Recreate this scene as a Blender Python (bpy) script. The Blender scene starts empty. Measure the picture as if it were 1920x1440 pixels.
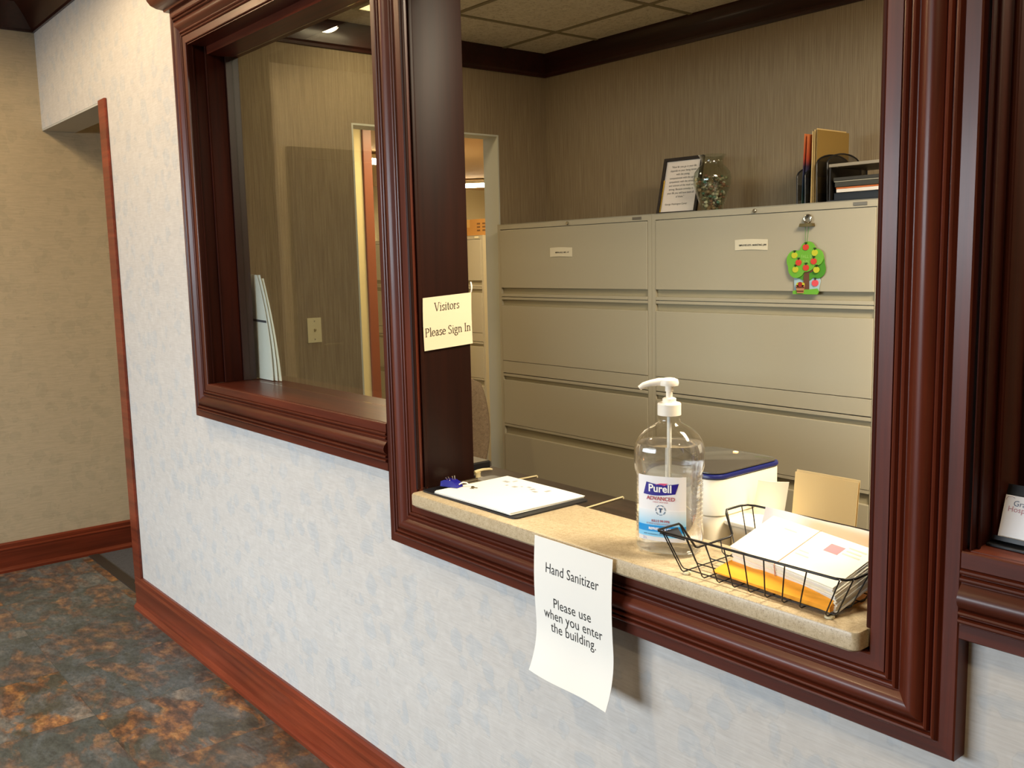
import bpy, bmesh, math, random
from mathutils import Vector, Matrix
random.seed(7)
SC = bpy.context.scene
COL = SC.collection
PI = math.pi
D2R = math.radians

# ------------------------------------------------------------------ colours / materials
def lin(h, k=1.0):
    h = h.lstrip('#')
    o = []
    for i in (0, 2, 4):
        c = int(h[i:i+2], 16) / 255
        o.append((c/12.92 if c <= .04045 else ((c+.055)/1.055)**2.4) * k)
    return (o[0], o[1], o[2], 1)

class NT:
    def __init__(s, name):
        s.m = bpy.data.materials.new(name)
        s.m.use_nodes = True
        s.t = s.m.node_tree
        s.b = s.t.nodes['Principled BSDF']
        s.out = s.t.nodes['Material Output']
    def n(s, typ, ins=None, **kw):
        nd = s.t.nodes.new(typ)
        for k, v in kw.items():
            setattr(nd, k, v)
        for k, v in (ins or {}).items():
            sock = nd.inputs[k]
            if hasattr(v, 'is_output'):
                s.t.links.new(v, sock)
            else:
                sock.default_value = v
        return nd
    def link(s, a, b):
        s.t.links.new(a, b)
    def set(s, **kw):
        for k, v in kw.items():
            k = k.replace('_', ' ')
            if hasattr(v, 'is_output'):
                s.t.links.new(v, s.b.inputs[k])
            else:
                s.b.inputs[k].default_value = v
        return s
    def obj(s, scale=(1, 1, 1), rot=(0, 0, 0)):
        tc = s.n('ShaderNodeTexCoord')
        mp = s.n('ShaderNodeMapping', {'Vector': tc.outputs['Object'], 'Scale': scale, 'Rotation': rot})
        return mp.outputs['Vector']
    def noise(s, vec, scale=5, detail=3, rough=.55, dist=0):
        return s.n('ShaderNodeTexNoise', {'Vector': vec, 'Scale': scale, 'Detail': detail, 'Roughness': rough, 'Distortion': dist}).outputs['Fac']
    def ramp(s, fac, stops):
        nd = s.n('ShaderNodeValToRGB', {'Fac': fac})
        e = nd.color_ramp.elements
        while len(e) < len(stops):
            e.new(.5)
        for el, (p, c) in zip(e, stops):
            el.position = p
            el.color = c
        return nd.outputs['Color']
    def mix(s, fac, a, b, mode='MIX'):
        nd = s.n('ShaderNodeMix', data_type='RGBA', blend_type=mode)
        for i, v in ((0, fac), (6, a), (7, b)):
            if hasattr(v, 'is_output'):
                s.t.links.new(v, nd.inputs[i])
            else:
                nd.inputs[i].default_value = v
        return nd.outputs[2]
    def math(s, op, a, b=0.0):
        nd = s.n('ShaderNodeMath', operation=op)
        for i, v in ((0, a), (1, b)):
            if hasattr(v, 'is_output'):
                s.t.links.new(v, nd.inputs[i])
            else:
                nd.inputs[i].default_value = v
        return nd.outputs[0]
    def bump(s, h, strength=.2, dist=.01):
        nd = s.n('ShaderNodeBump', {'Height': h, 'Strength': strength, 'Distance': dist})
        s.link(nd.outputs['Normal'], s.b.inputs['Normal'])

def plain(name, hexc, rough=.5, metal=0, k=1.0, **kw):
    t = NT(name)
    t.set(Base_Color=lin(hexc, k), Roughness=rough, Metallic=metal, **kw)
    return t.m

def emis(name, hexc, strength):
    t = NT(name)
    t.set(Base_Color=lin('#f0ead8'), Emission_Color=lin(hexc), Emission_Strength=strength)
    return t.m

def wood_mat(name, axis, dark, light, rough=.36, coat=.09, spec=.32):
    t = NT(name)
    sc = [55, 55, 55]
    sc[axis] = 2.2
    v = t.obj(tuple(sc))
    g = t.noise(v, 1.0, 5, .65, .3)
    sc2 = [9, 9, 9]
    sc2[axis] = 1.1
    g2 = t.noise(t.obj(tuple(sc2)), 1.0, 3, .5)
    c1 = t.ramp(g, [(.25, lin(dark)), (.75, lin(light))])
    c2 = t.ramp(g2, [(.3, (.62, .62, .62, 1)), (.7, (1.25, 1.15, 1.1, 1))])
    c = t.mix(1.0, c1, c2, 'MULTIPLY')
    t.set(Base_Color=c, Roughness=rough, Coat_Weight=coat, Coat_Roughness=.16, Specular_IOR_Level=spec)
    t.bump(g, .06, .002)
    return t.m

M = {}
WD, WL = '#3c160c', '#602a18'
M['wood_x'] = wood_mat('mahogany_along_x', 0, WD, WL)
M['wood_y'] = wood_mat('mahogany_along_y', 1, WD, WL)
M['wood_z'] = wood_mat('mahogany_along_z', 2, WD, WL)
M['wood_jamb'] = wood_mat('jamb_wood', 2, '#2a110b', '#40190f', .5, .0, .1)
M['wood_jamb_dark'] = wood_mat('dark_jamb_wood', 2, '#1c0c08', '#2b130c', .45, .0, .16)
M['base_x'] = wood_mat('baseboard_wood_x', 0, '#5e2413', '#8a4028', .35, .2)
M['base_y'] = wood_mat('baseboard_wood_y', 1, '#54200f', '#7a3620', .35, .2)
M['crown'] = wood_mat('crown_wood', 0, '#260f0a', '#3d1a12', .35, .2)
M['desk'] = wood_mat('desk_laminate', 0, '#2e241c', '#40332a', .42, 0)

def wallpaper(name, base, hi, lo, vertical):
    t = NT(name)
    v = t.obj()
    blot = t.n('ShaderNodeTexVoronoi', {'Vector': t.n('ShaderNodeVectorMath', {0: v, 1: t.n('ShaderNodeVectorMath', {0: t.n('ShaderNodeTexNoise', {'Vector': v, 'Scale': 22, 'Detail': 2}).outputs['Color'], 1: (.07, .07, .07)}, operation='MULTIPLY').outputs[0]}, operation='ADD').outputs[0], 'Scale': 13.0, 'Smoothness': .25}, feature='SMOOTH_F1').outputs['Distance']
    blot2 = t.noise(v, 26, 3, .6, .8)
    fl = t.ramp(blot, [(.34, (1, 1, 1, 1)), (.42, (0, 0, 0, 1))])
    edge = t.ramp(blot, [(.36, (0, 0, 0, 1)), (.385, (1, 1, 1, 1)), (.41, (0, 0, 0, 1))])
    st = t.noise(t.obj((220, 220, 14) if vertical else (16, 16, 260)), 1, 2, .6)
    c = t.mix(t.math('MULTIPLY', t.n('ShaderNodeSeparateColor', {'Color': fl}).outputs[0], .8), lin(base), lin(hi))
    c = t.mix(t.ramp(blot2, [(.42, (0, 0, 0, 1)), (.7, (.55, .55, .55, 1))]), c, lin(lo))
    c = t.mix(t.math('MULTIPLY', t.n('ShaderNodeSeparateColor', {'Color': edge}).outputs[0], .22), c, lin(lo, .62))
    c = t.mix(.09, c, t.ramp(st, [(.3, (.15, .14, .12, 1)), (.7, (1, 1, 1, 1))]), 'OVERLAY')
    t.set(Base_Color=c, Roughness=.62, Specular_IOR_Level=.25)
    t.bump(t.math('ADD', st, t.math('MULTIPLY', t.n('ShaderNodeSeparateColor', {'Color': fl}).outputs[0], .5)), .22, .0012)
    return t.m
M['paper_lobby'] = wallpaper('damask_wallpaper', '#c2beb9', '#b6b8b9', '#cfcbc5', False)
M['paper_left_dim'] = wallpaper('damask_wallpaper_dim_tint', '#b6a88e', '#aea289', '#bdae94', False)  # lobby damask again, tinted darker for the weaker light on the left wall

def rib_paper():
    t = NT('ribbed_wallpaper')
    tc = t.obj()
    sep = t.n('ShaderNodeSeparateXYZ', {'Vector': tc})
    s = t.math('ADD', sep.outputs['X'], sep.outputs['Y'])
    wob = t.noise(t.obj((30, 30, 9)), 1, 2)
    s2 = t.math('ADD', t.math('MULTIPLY', s, 800), t.math('MULTIPLY', wob, 6))
    w = t.math('SINE', s2)
    n1 = t.noise(t.obj((140, 140, 5)), 1, 3, .6)
    f = t.math('ADD', t.math('MULTIPLY', w, .10), n1)
    c = t.ramp(f, [(.3, lin('#84735c')), (.75, lin('#9d8d72'))])
    t.set(Base_Color=c, Roughness=.7, Specular_IOR_Level=.2)
    t.bump(f, .3, .002)
    return t.m
M['paper_office'] = rib_paper()
M['wall_cream'] = plain('cream_painted_wall', '#d9c58f', .7)
M['wall_beige'] = plain('beige_painted_wall', '#cdbf98', .7)
M['white_paint'] = plain('white_painted_jamb', '#c9cabf', .55)
M['soffit'] = plain('grey_soffit_paint', '#b3b2aa', .7)

def slate():
    t = NT('slate_vinyl_tile')
    v = t.obj((1/.457, 1/.457, 1), (0, 0, 0))
    fl = t.n('ShaderNodeVectorMath', {0: v}, operation='FLOOR').outputs[0]
    wn = t.n('ShaderNodeTexWhiteNoise', {'Vector': fl}, noise_dimensions='3D').outputs['Color']
    off = t.n('ShaderNodeVectorMath', {0: wn, 1: (40, 40, 40)}, operation='MULTIPLY').outputs[0]
    p = t.n('ShaderNodeVectorMath', {0: t.obj((1, 1.7, 1), (0, 0, .35)), 1: off}, operation='ADD').outputs[0]
    a = t.noise(p, 5.0, 6, .6, .5)
    b = t.noise(p, 4.6, 5, .6, .9)
    c = t.noise(p, 12, 5, .6)
    col = t.ramp(a, [(.30, lin('#35342e')), (.44, lin('#4c4b41')), (.56, lin('#5d6060')), (.70, lin('#827a70'))])
    rust = t.ramp(b, [(.47, (0, 0, 0, 1)), (.57, (1, 1, 1, 1))])
    rcol = t.ramp(c, [(.36, lin('#402a1e')), (.48, lin('#70482e')), (.58, lin('#a06a38')), (.72, lin('#c4945a'))])
    col = t.mix(t.math('MULTIPLY', t.n('ShaderNodeSeparateColor', {'Color': rust}).outputs[0], .8), col, rcol)
    tw = t.n('ShaderNodeSeparateColor', {'Color': wn}).outputs[1]
    col = t.mix(t.math('MULTIPLY', t.math('GREATER_THAN', tw, .6), .45), col, lin('#48555a'))
    col = t.mix(t.math('MULTIPLY', t.math('LESS_THAN', tw, .25), .35), col, lin('#4a3a2a'))
    col = t.mix(.75, col, t.ramp(t.noise(p, 34, 6, .7), [(.3, (.2, .2, .2, 1)), (.7, (.86, .86, .86, 1))]), 'OVERLAY')
    fr = t.n('ShaderNodeVectorMath', {0: v}, operation='FRACTION').outputs[0]
    sp = t.n('ShaderNodeSeparateXYZ', {'Vector': fr})
    ex = t.math('LESS_THAN', sp.outputs['X'], .006)
    ey = t.math('LESS_THAN', sp.outputs['Y'], .006)
    col = t.mix(t.math('MULTIPLY', t.math('MAXIMUM', ex, ey), .22), col, lin('#1f1d1a'))
    t.set(Base_Color=col, Roughness=t.math('ADD', t.math('MULTIPLY', a, .3), .28))
    t.bump(a, .12, .004)
    return t.m
M['slate'] = slate()

def speck(name, base, d, l, sc, rough, amt=.8):
    t = NT(name)
    v = t.obj()
    a = t.noise(v, sc, 3, .8)
    b = t.noise(v, sc*.35, 2, .6)
    c = t.ramp(a, [(.34, lin(d)), (.48, lin(base)), (.6, lin(base)), (.72, lin(l))])
    c = t.mix(.25, c, t.ramp(b, [(.3, lin(d)), (.7, lin(l))]))
    t.set(Base_Color=c, Roughness=rough)
    return t.m
M['counter'] = speck('speckled_laminate', '#bdab8a', '#8f7a5a', '#d8cbb0', 330, .33)
M['counter_edge'] = M['counter']
M['carpet'] = speck('grey_carpet', '#46464b', '#2e2e33', '#5b5b60', 160, .95)
M['ceil_tile'] = speck('fissured_ceiling_tile', '#e8e0ca', '#b8ad90', '#f2ebd8', 70, .9)
M['chair_fab'] = speck('taupe_chair_fabric', '#85715a', '#5a4a3c', '#a08c74', 240, .95)
M['grid'] = plain('ceiling_grid', '#8d8264', .6)
M['cab'] = plain('putty_enamel', '#b3aa94', .42)
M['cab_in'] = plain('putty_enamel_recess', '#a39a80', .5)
M['dark_gap'] = plain('dark_gap', '#15110d', .9)
M['black'] = plain('black_plastic', '#16161a', .4)
M['black_wire'] = plain('black_coated_wire', '#0d0c0d', .35)
M['mesh_black'] = plain('black_mesh_metal', '#1b1916', .5)
M['paper'] = plain('white_paper', '#efeee8', .75)
M['paper_warm'] = plain('cream_envelope_paper', '#ece6d4', .75)
M['paper_visit'] = plain('ivory_sign_paper', '#e6d9bb', .7)
M['ink'] = plain('black_ink', '#1d1b1a', .6)
M['ink_grey'] = plain('grey_ink', '#77756f', .6)
M['chrome'] = plain('polished_steel', '#c9c2b2', .18, 1)
M['brass'] = plain('brassy_steel', '#8d7a52', .28, 1)
M['cream_plastic'] = plain('cream_plastic', '#e3d4a8', .4)
M['white_plastic'] = plain('white_plastic', '#f1ece0', .35)
M['printer_white'] = plain('ivory_printer_plastic', '#ece4cf', .4)
M['printer_lid'] = plain('dark_printer_lid', '#4a463f', .12)
M['navy'] = plain('navy_plastic', '#141c5c', .35)
M['blue_plastic'] = plain('shiny_blue_plastic', '#1c1c86', .25)
M['orange'] = plain('orange_envelope_paper', '#f0a229', .6)
M['manila'] = plain('manila_card', '#d9bb80', .65)
M['manila_shaded'] = plain('golden_manila_shaded', '#8f7136', .7)  # golden card with the shade it stands in put into its colour
M['manila_pale'] = plain('pale_manila_card', '#d6bd86', .65)
M['cardboard'] = plain('cardboard', '#b5823f', .8)
M['grey_metal'] = plain('grey_metal', '#7d776c', .4, .4)
M['red_door'] = plain('red_brown_door', '#8a4a2c', .4)
M['ivory_switch'] = plain('ivory_switch_plastic', '#d8cda6', .35)
M['folder_orange'] = plain('orange_folder', '#c4643a', .55)
M['folder_blue'] = plain('blue_folder', '#27384f', .55)
M['brown_door'] = plain('dark_brown_door', '#2d1d15', .4)
M['sash'] = plain('dark_sash', '#2b140e', .35)
M['clear_film'] = None

def glass_arch(name, tint, ior=1.5, rough=0.0):
    t = NT(name)
    tr = t.n('ShaderNodeBsdfTransparent', {'Color': tint})
    gl = t.n('ShaderNodeBsdfGlossy', {'Color': (1, 1, 1, 1), 'Roughness': rough})
    gm = t.n('ShaderNodeNewGeometry')
    io = t.math('ADD', ior, t.math('MULTIPLY', gm.outputs['Backfacing'], 1/ior-ior))
    fr = t.n('ShaderNodeFresnel', {'IOR': io})
    mx = t.n('ShaderNodeMixShader', {0: fr.outputs[0], 1: tr.outputs[0], 2: gl.outputs[0]})
    t.link(mx.outputs[0], t.out.inputs['Surface'])
    return t.m
M['pane'] = glass_arch('window_glass', (.9, .92, .9, 1), 1.5)
M['shell'] = glass_arch('clear_bottle_plastic', (.96, .96, .95, 1), 1.5, .03)
M['vase_glass'] = glass_arch('vase_glass', (.9, .93, .9, 1), 1.5, .02)
M['clear_film'] = glass_arch('clear_film', (.93, .94, .94, 1), 1.4, .08)
def liquid():
    t = NT('clear_gel')
    t.set(Base_Color=(1, 1, 1, 1), Roughness=.0, IOR=1.3, Transmission_Weight=1.0)
    tl = t.n('ShaderNodeBsdfTranslucent', {'Color': (.95, .95, .93, 1)})
    df = t.n('ShaderNodeBsdfDiffuse', {'Color': (.95, .95, .93, 1)})
    m1 = t.n('ShaderNodeMixShader', {0: .4, 1: tl.outputs[0], 2: df.outputs[0]})
    tr = t.n('ShaderNodeBsdfTransparent', {'Color': (.97, .97, .96, 1)})
    m0 = t.n('ShaderNodeMixShader', {0: .30, 1: t.b.outputs[0], 2: tr.outputs[0]})
    m2 = t.n('ShaderNodeMixShader', {0: .03, 1: m0.outputs[0], 2: m1.outputs[0]})
    t.link(m2.outputs[0], t.out.inputs['Surface'])
    return t.m
M['gel'] = liquid()

# ------------------------------------------------------------------ mesh builder
class MB:
    def __init__(s):
        s.v = []
        s.f = []
    def add(s, vs, fs):
        o = len(s.v)
        s.v += [tuple(p) for p in vs]
        s.f += [tuple(i+o for i in f) for f in fs]
        return s
    def box(s, x0, x1, y0, y1, z0, z1, b=0.0):
        if b <= 0:
            vs = [(x, y, z) for z in (z0, z1) for y in (y0, y1) for x in (x0, x1)]
            return s.add(vs, [(0, 2, 3, 1), (4, 5, 7, 6), (0, 1, 5, 4), (2, 6, 7, 3), (0, 4, 6, 2), (1, 3, 7, 5)])
        bm = bmesh.new()
        bmesh.ops.create_cube(bm, size=1)
        for q in bm.verts:
            q.co = Vector(((x0+x1)/2 + q.co.x*(x1-x0), (y0+y1)/2 + q.co.y*(y1-y0), (z0+z1)/2 + q.co.z*(z1-z0)))
        bmesh.ops.bevel(bm, geom=bm.edges[:], offset=b, segments=2, profile=.5, affect='EDGES')
        bm.verts.index_update()
        s.add([q.co[:] for q in bm.verts], [[q.index for q in f.verts] for f in bm.faces])
        bm.free()
        return s
    def tube(s, pts, r, n=8, closed=False):
        pts = [Vector(p) for p in pts]
        m = len(pts)
        rings = []
        up = None
        for i, p in enumerate(pts):
            if closed:
                d = (pts[(i+1) % m] - pts[i-1])
            else:
                d = pts[min(i+1, m-1)] - pts[max(i-1, 0)]
            d.normalize()
            if up is None:
                up = Vector((0, 0, 1)) if abs(d.z) < .9 else Vector((1, 0, 0))
            a = d.cross(up)
            if a.length < 1e-6:
                a = d.orthogonal()
            a.normalize()
            up = a.cross(d)
            up.normalize()
            rr = r[i] if isinstance(r, (list, tuple)) else r
            rings.append([p + a*math.cos(2*PI*k/n)*rr + up*math.sin(2*PI*k/n)*rr for k in range(n)])
        vs = [q for g in rings for q in g]
        fs = []
        for i in range(m if closed else m-1):
            j = (i+1) % m
            for k in range(n):
                fs.append((i*n+k, i*n+(k+1) % n, j*n+(k+1) % n, j*n+k))
        if not closed:
            fs.append(tuple(range(n-1, -1, -1)))
            fs.append(tuple((m-1)*n+k for k in range(n)))
        return s.add(vs, fs)
    def lathe(s, prof, c=(0, 0, 0), n=32, shape=None):
        vs = []
        for (r, z) in prof:
            for k in range(n):
                a = 2*PI*k/n
                if shape:
                    x, y = shape(a, r)
                else:
                    x, y = math.cos(a)*r, math.sin(a)*r
                vs.append((c[0]+x, c[1]+y, c[2]+z))
        m = len(prof)
        fs = [(i*n+k, i*n+(k+1) % n, (i+1)*n+(k+1) % n, (i+1)*n+k) for i in range(m-1) for k in range(n)]
        fs.append(tuple(range(n-1, -1, -1)))
        fs.append(tuple((m-1)*n+k for k in range(n)))
        return s.add(vs, fs)
    def prism(s, poly, fn, h0, h1):
        # poly in (u,v); fn(u,v,h) -> xyz
        n = len(poly)
        vs = [fn(u, v, h0) for u, v in poly] + [fn(u, v, h1) for u, v in poly]
        fs = [tuple(range(n-1, -1, -1)), tuple(range(n, 2*n))]
        fs += [(i, (i+1) % n, n+(i+1) % n, n+i) for i in range(n)]
        return s.add(vs, fs)
    def sheet(s, fn, nu, nv, th):
        # closed thin sheet; fn(u,v) point, thickness along numeric normal
        P = [[Vector(fn(i/nu, j/nv)) for i in range(nu+1)] for j in range(nv+1)]
        top, bot = [], []
        for j in range(nv+1):
            for i in range(nu+1):
                du = P[j][min(i+1, nu)] - P[j][max(i-1, 0)]
                dv = P[min(j+1, nv)][i] - P[max(j-1, 0)][i]
                nr = du.cross(dv).normalized()
                top.append(P[j][i] + nr*th/2)
                bot.append(P[j][i] - nr*th/2)
        w = nu+1
        N = len(top)
        fs = []
        for j in range(nv):
            for i in range(nu):
                a = j*w+i
                fs.append((a, a+1, a+w+1, a+w))
                fs.append((N+a, N+a+w, N+a+w+1, N+a+1))
        for i in range(nu):
            fs.append((i, N+i, N+i+1, i+1))
            a = nv*w+i
            fs.append((a, a+1, N+a+1, N+a))
        for j in range(nv):
            a = j*w
            fs.append((a, a+w, N+a+w, N+a))
            a = j*w+nu
            fs.append((a, N+a, N+a+w, a+w))
        return s.add(top+bot, fs)
    def build(s, name, mat, parent=None, smooth=None):
        me = bpy.data.meshes.new(name)
        me.from_pydata(s.v, [], s.f)
        bm = bmesh.new()
        bm.from_mesh(me)
        bmesh.ops.recalc_face_normals(bm, faces=bm.faces)
        bm.to_mesh(me)
        bm.free()
        me.materials.append(mat)
        if smooth:
            for p in me.polygons:
                p.use_smooth = True
            me.set_sharp_from_angle(angle=D2R(smooth))
        o = bpy.data.objects.new(name, me)
        COL.objects.link(o)
        if parent:
            o.parent = parent
        return o

def tag(o, label, cat, group=None, kind=None):
    o['label'] = label
    o['category'] = cat
    if group:
        o['group'] = group
    if kind:
        o['kind'] = kind
    return o

def thing(name, label, cat, loc=(0, 0, 0), rz=0.0, group=None, kind=None):
    o = bpy.data.objects.new(name, None)
    o.empty_display_size = .05
    COL.objects.link(o)
    o.location = loc
    o.rotation_euler = (0, 0, rz)
    return tag(o, label, cat, group, kind)

def struct(name, mb, mat, label, cat, smooth=None):
    o = mb.build(name, mat, None, smooth)
    return tag(o, label, cat, None, 'structure')

def copy_tree(o, parent=None):
    c = o.copy()
    COL.objects.link(c)
    c.parent = parent
    for ch in list(o.children):
        copy_tree(ch, c)
    return c

def text_geo(txt, size, align='CENTER', sx=1.0, spacing=1.0, bold=0.0):
    cu = bpy.data.curves.new('tmp_text', 'FONT')
    cu.body = txt
    cu.size = size
    cu.align_x = align
    cu.space_character = spacing
    cu.offset = bold
    cu.resolution_u = 3
    ob = bpy.data.objects.new('tmp_text', cu)
    COL.objects.link(ob)
    dg = bpy.context.evaluated_depsgraph_get()
    me = bpy.data.meshes.new_from_object(ob.evaluated_get(dg))
    vs = [(v.co.x*sx, v.co.y) for v in me.vertices]
    fs = [tuple(p.vertices) for p in me.polygons]
    bpy.data.objects.remove(ob)
    bpy.data.curves.remove(cu)
    bpy.data.meshes.remove(me)
    return vs, fs

def put_text(mb, txt, size, u0, v0, fn, **kw):
    vs, fs = text_geo(txt, size, **kw)
    mb.add([fn(u0+u, v0+v) for u, v in vs], fs)

# simple serif strokes for the reception sign: glyph = (width, [(x0,y0,x1,y1,w)...]) on a unit x-height of ~.45
def serif_geo(txt, size):
    TH, TN = .085, .042
    def arc(cx, cy, rx, ry, a0, a1, w0=TN, w1=TH, n=12):
        out = []
        for i in range(n):
            t0, t1 = a0+(a1-a0)*i/n, a0+(a1-a0)*(i+1)/n
            wm = w0+(w1-w0)*abs(math.cos(D2R((t0+t1)/2)))
            out.append((cx+rx*math.cos(D2R(t0)), cy+ry*math.sin(D2R(t0)), cx+rx*math.cos(D2R(t1)), cy+ry*math.sin(D2R(t1)), wm))
        return out
    def sf(x, y, h=.09):
        return [(x-h, y, x+h, y, TN)]
    G = {
     'V': (.66, [(.08, .68, .32, 0, TH), (.58, .68, .34, 0, TN)] + sf(.08, .68) + sf(.58, .68, .08)),
     'i': (.26, [(.13, 0, .13, .44, TH), (.115, .6, .145, .6, .09)] + sf(.13, 0) + [(.05, .43, .13, .44, TN)]),
     's': (.38, arc(.2, .34, .11, .1, 20, 235) + arc(.19, .11, .12, .11, 65, -160)),
     't': (.32, [(.14, .07, .14, .58, TH), (.03, .43, .29, .43, TN)] + arc(.21, .09, .07, .08, 180, 320)),
     'o': (.50, arc(.25, .22, .19, .22, 0, 360, n=20)),
     'r': (.36, [(.12, 0, .12, .44, TH), (.12, .3, .2, .41, TN), (.2, .41, .31, .4, .07)] + sf(.12, 0) + [(.03, .43, .12, .44, TN)]),
     'P': (.54, [(.13, 0, .13, .68, TH), (.13, .68, .28, .68, TN), (.13, .34, .28, .34, TN)] + arc(.28, .51, .19, .17, -90, 90) + sf(.13, 0) + [(.03, .68, .13, .68, TN)]),
     'l': (.26, [(.13, 0, .13, .72, TH)] + sf(.13, 0) + [(.05, .7, .13, .72, TN)]),
     'e': (.44, arc(.22, .22, .17, .22, 10, 320, n=16) + [(.05, .24, .385, .25, TN)]),
     'a': (.44, [(.31, .06, .31, .32, TH)] + arc(.2, .32, .11, .12, 0, 160) + arc(.19, .12, .13, .12, 70, 340) + [(.31, .06, .42, .02, TN)]),
     'S': (.50, arc(.25, .52, .15, .16, 20, 255) + arc(.24, .17, .17, .18, 75, -160)),
     'g': (.46, arc(.21, .3, .14, .15, 0, 360, n=16) + [(.3, .42, .43, .43, TN)] + arc(.22, -.1, .18, .12, 0, 360, n=16) + [(.12, .17, .12, .02, TN)]),
     'n': (.52, [(.12, 0, .12, .44, TH), (.4, 0, .4, .3, TH)] + arc(.26, .29, .14, .14, 0, 160) + sf(.12, 0) + sf(.4, 0) + [(.03, .43, .12, .44, TN)]),
     'I': (.30, [(.15, 0, .15, .68, TH)] + sf(.15, 0) + sf(.15, .68)),
     ' ': (.26, []),
    }
    vs, fs, x = [], [], 0.0
    for ch in txt:
        w, st = G[ch]
        for (x0, y0, x1, y1, sw) in st:
            d = Vector((x1-x0, y1-y0))
            L = d.length or 1e-6
            d /= L
            nx, ny = -d.y*sw/2, d.x*sw/2
            ex, ey = d.x*.012, d.y*.012
            o = len(vs)
            vs += [((x+px)*size, py*size) for px, py in ((x0-ex+nx, y0-ey+ny), (x0-ex-nx, y0-ey-ny), (x1+ex-nx, y1+ey-ny), (x1+ex+nx, y1+ey+ny))]
            fs.append((o, o+1, o+2, o+3))
        x += w
    W = x*size
    return [(u-W/2, v) for u, v in vs], fs, W

# ------------------------------------------------------------------ camera (lens and pose solved from the photograph's straight lines)
cam = bpy.data.cameras.new('camera')
cam.sensor_width = 36
cam.lens = 1766.06/1920*36
cam.clip_start = .02
camo = bpy.data.objects.new('camera', cam)
COL.objects.link(camo)
a, b, c = D2R(50.6334), D2R(-7.4851), D2R(1.3233)
R = Matrix.Rotation(a, 3, 'Z') @ Matrix.Rotation(b, 3, 'X') @ Matrix.Rotation(c, 3, 'Y')
rt, fw, up = R.col[0], R.col[1], R.col[2]
camo.matrix_world = Matrix(((rt.x, up.x, -fw.x, 0), (rt.y, up.y, -fw.y, -1.25), (rt.z, up.z, -fw.z, 1.473), (0, 0, 0, 1)))
SC.camera = camo

# ------------------------------------------------------------------ the setting
WT = .14              # wall thickness
XL, YB = -3.98, 2.30  # office left wall face, office back wall face
HL, HO = 2.74, 2.577  # ceilings: lobby, office
XR = 2.4
YF = -4.2
LW = -5.10

# window wall with three openings and the hallway opening
O1 = (-3.115, -1.992, 1.078, 2.197)
O2 = (-1.868, -.667, .897, 2.197)
O3 = (-.549, .55, 1.078, 2.197)
w = MB()
TOP = HL + .04
w.box(-4.155, O1[0], 0, WT, 0, TOP)
w.box(O1[0], O1[1], 0, WT, 0, O1[2])
w.box(O1[0], O1[1], 0, WT, O1[3], TOP)
w.box(O1[1], O2[0], 0, WT, 0, TOP)
w.box(O2[0], O2[1], 0, WT, 0, O2[2])
w.box(O2[0], O2[1], 0, WT, O2[3], TOP)
w.box(O2[1], O3[0], 0, WT, 0, TOP)
w.box(O3[0], O3[1], 0, WT, 0, O3[2])
w.box(O3[0], O3[1], 0, WT, O3[3], TOP)
w.box(O3[1], XR, 0, WT, 0, TOP)
w.box(LW, -4.155, 0, WT+.01, 2.16, TOP)
struct('wall_window', w, M['paper_lobby'], 'pale damask papered wall holding the three wood-framed windows', 'wall')
# underside of the hallway opening
struct('trim_1', MB().box(LW+.001, -4.156, .001, WT+.009, 2.152, 2.16), M['soffit'], 'plain grey underside of the hallway opening', 'trim')
struct('trim_2', MB().box(-4.155, -4.07, -.012, .0, 0, 2.163, .003), M['base_x'], 'slim red-brown wood strip down the edge of the hallway opening', 'trim')

w = MB()
w.box(LW-.12, LW, YF, 1.835, 0, TOP)
struct('wall_left', w, M['paper_left_dim'], 'damask papered wall at the far left end of the lobby, weaker light put into its colour', 'wall')
struct('wall_right', MB().box(XR, XR+.1, YF, YB+.1, 0, TOP), M['paper_left_dim'], 'papered end wall of lobby and office, out of view', 'wall')
# wall opposite the reception windows with a big glazed opening
FX0, FX1, FZ0, FZ1 = -4.7, -1.0, .15, 2.15
w = MB()
w.box(LW-.12, FX0, YF-.12, YF, 0, TOP)
w.box(FX1, XR+.1, YF-.12, YF, 0, TOP)
w.box(FX0, FX1, YF-.12, YF, 0, FZ0)
w.box(FX0, FX1, YF-.12, YF, FZ1, TOP)
struct('wall_entrance', w, M['paper_left_dim'], 'entrance wall behind the viewer with a wide glazed opening', 'wall')
t = thing('window_4', 'wide glazed entrance window letting daylight into the lobby', 'window', kind='structure')
fb = MB()
for i in range(5):
    x = FX0 + (FX1-FX0)*i/4
    fb.box(x-.035, x+.035, YF-.1, YF-.02, FZ0, FZ1)
for z in (FZ0, .95, FZ1):
    fb.box(FX0, FX1, YF-.1, YF-.02, z-.035, z+.035)
fb.build('window_frame', M['sash'], t)
MB().box(FX0, FX1, YF-.062, YF-.058, FZ0, FZ1).build('pane', M['pane'], t)
struct('wall_office_left', MB().box(XL-.12, XL, WT, 1.075, 0, TOP).box(XL-.12, XL, 1.075, 1.96, 2.13, TOP).box(XL-.12, XL, 1.96, YB+.1, 0, TOP),
       M['paper_office'], 'ribbed brown papered office wall with light switch and doorway', 'wall')
struct('trim_3', MB().box(XL-.121, XL+.001, 1.952, 1.9605, 0, 2.13).box(XL-.121, XL+.001, 1.0745, 1.083, 0, 2.13).box(XL-.121, XL+.001, 1.083, 1.952, 2.122, 2.1305),
       M['white_paint'], 'white painted lining of the office doorway', 'trim')
struct('wall_office_back', MB().box(XL-.12, XR, YB, YB+.1, 0, TOP), M['paper_office'], 'ribbed brown papered wall behind the file cabinets', 'wall')
struct('wall_hall', MB().box(XL-.12, XL-.11, YB+.1, 6.6, 0, TOP), M['wall_cream'], 'cream wall of the storeroom beyond the office door', 'wall')
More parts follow.
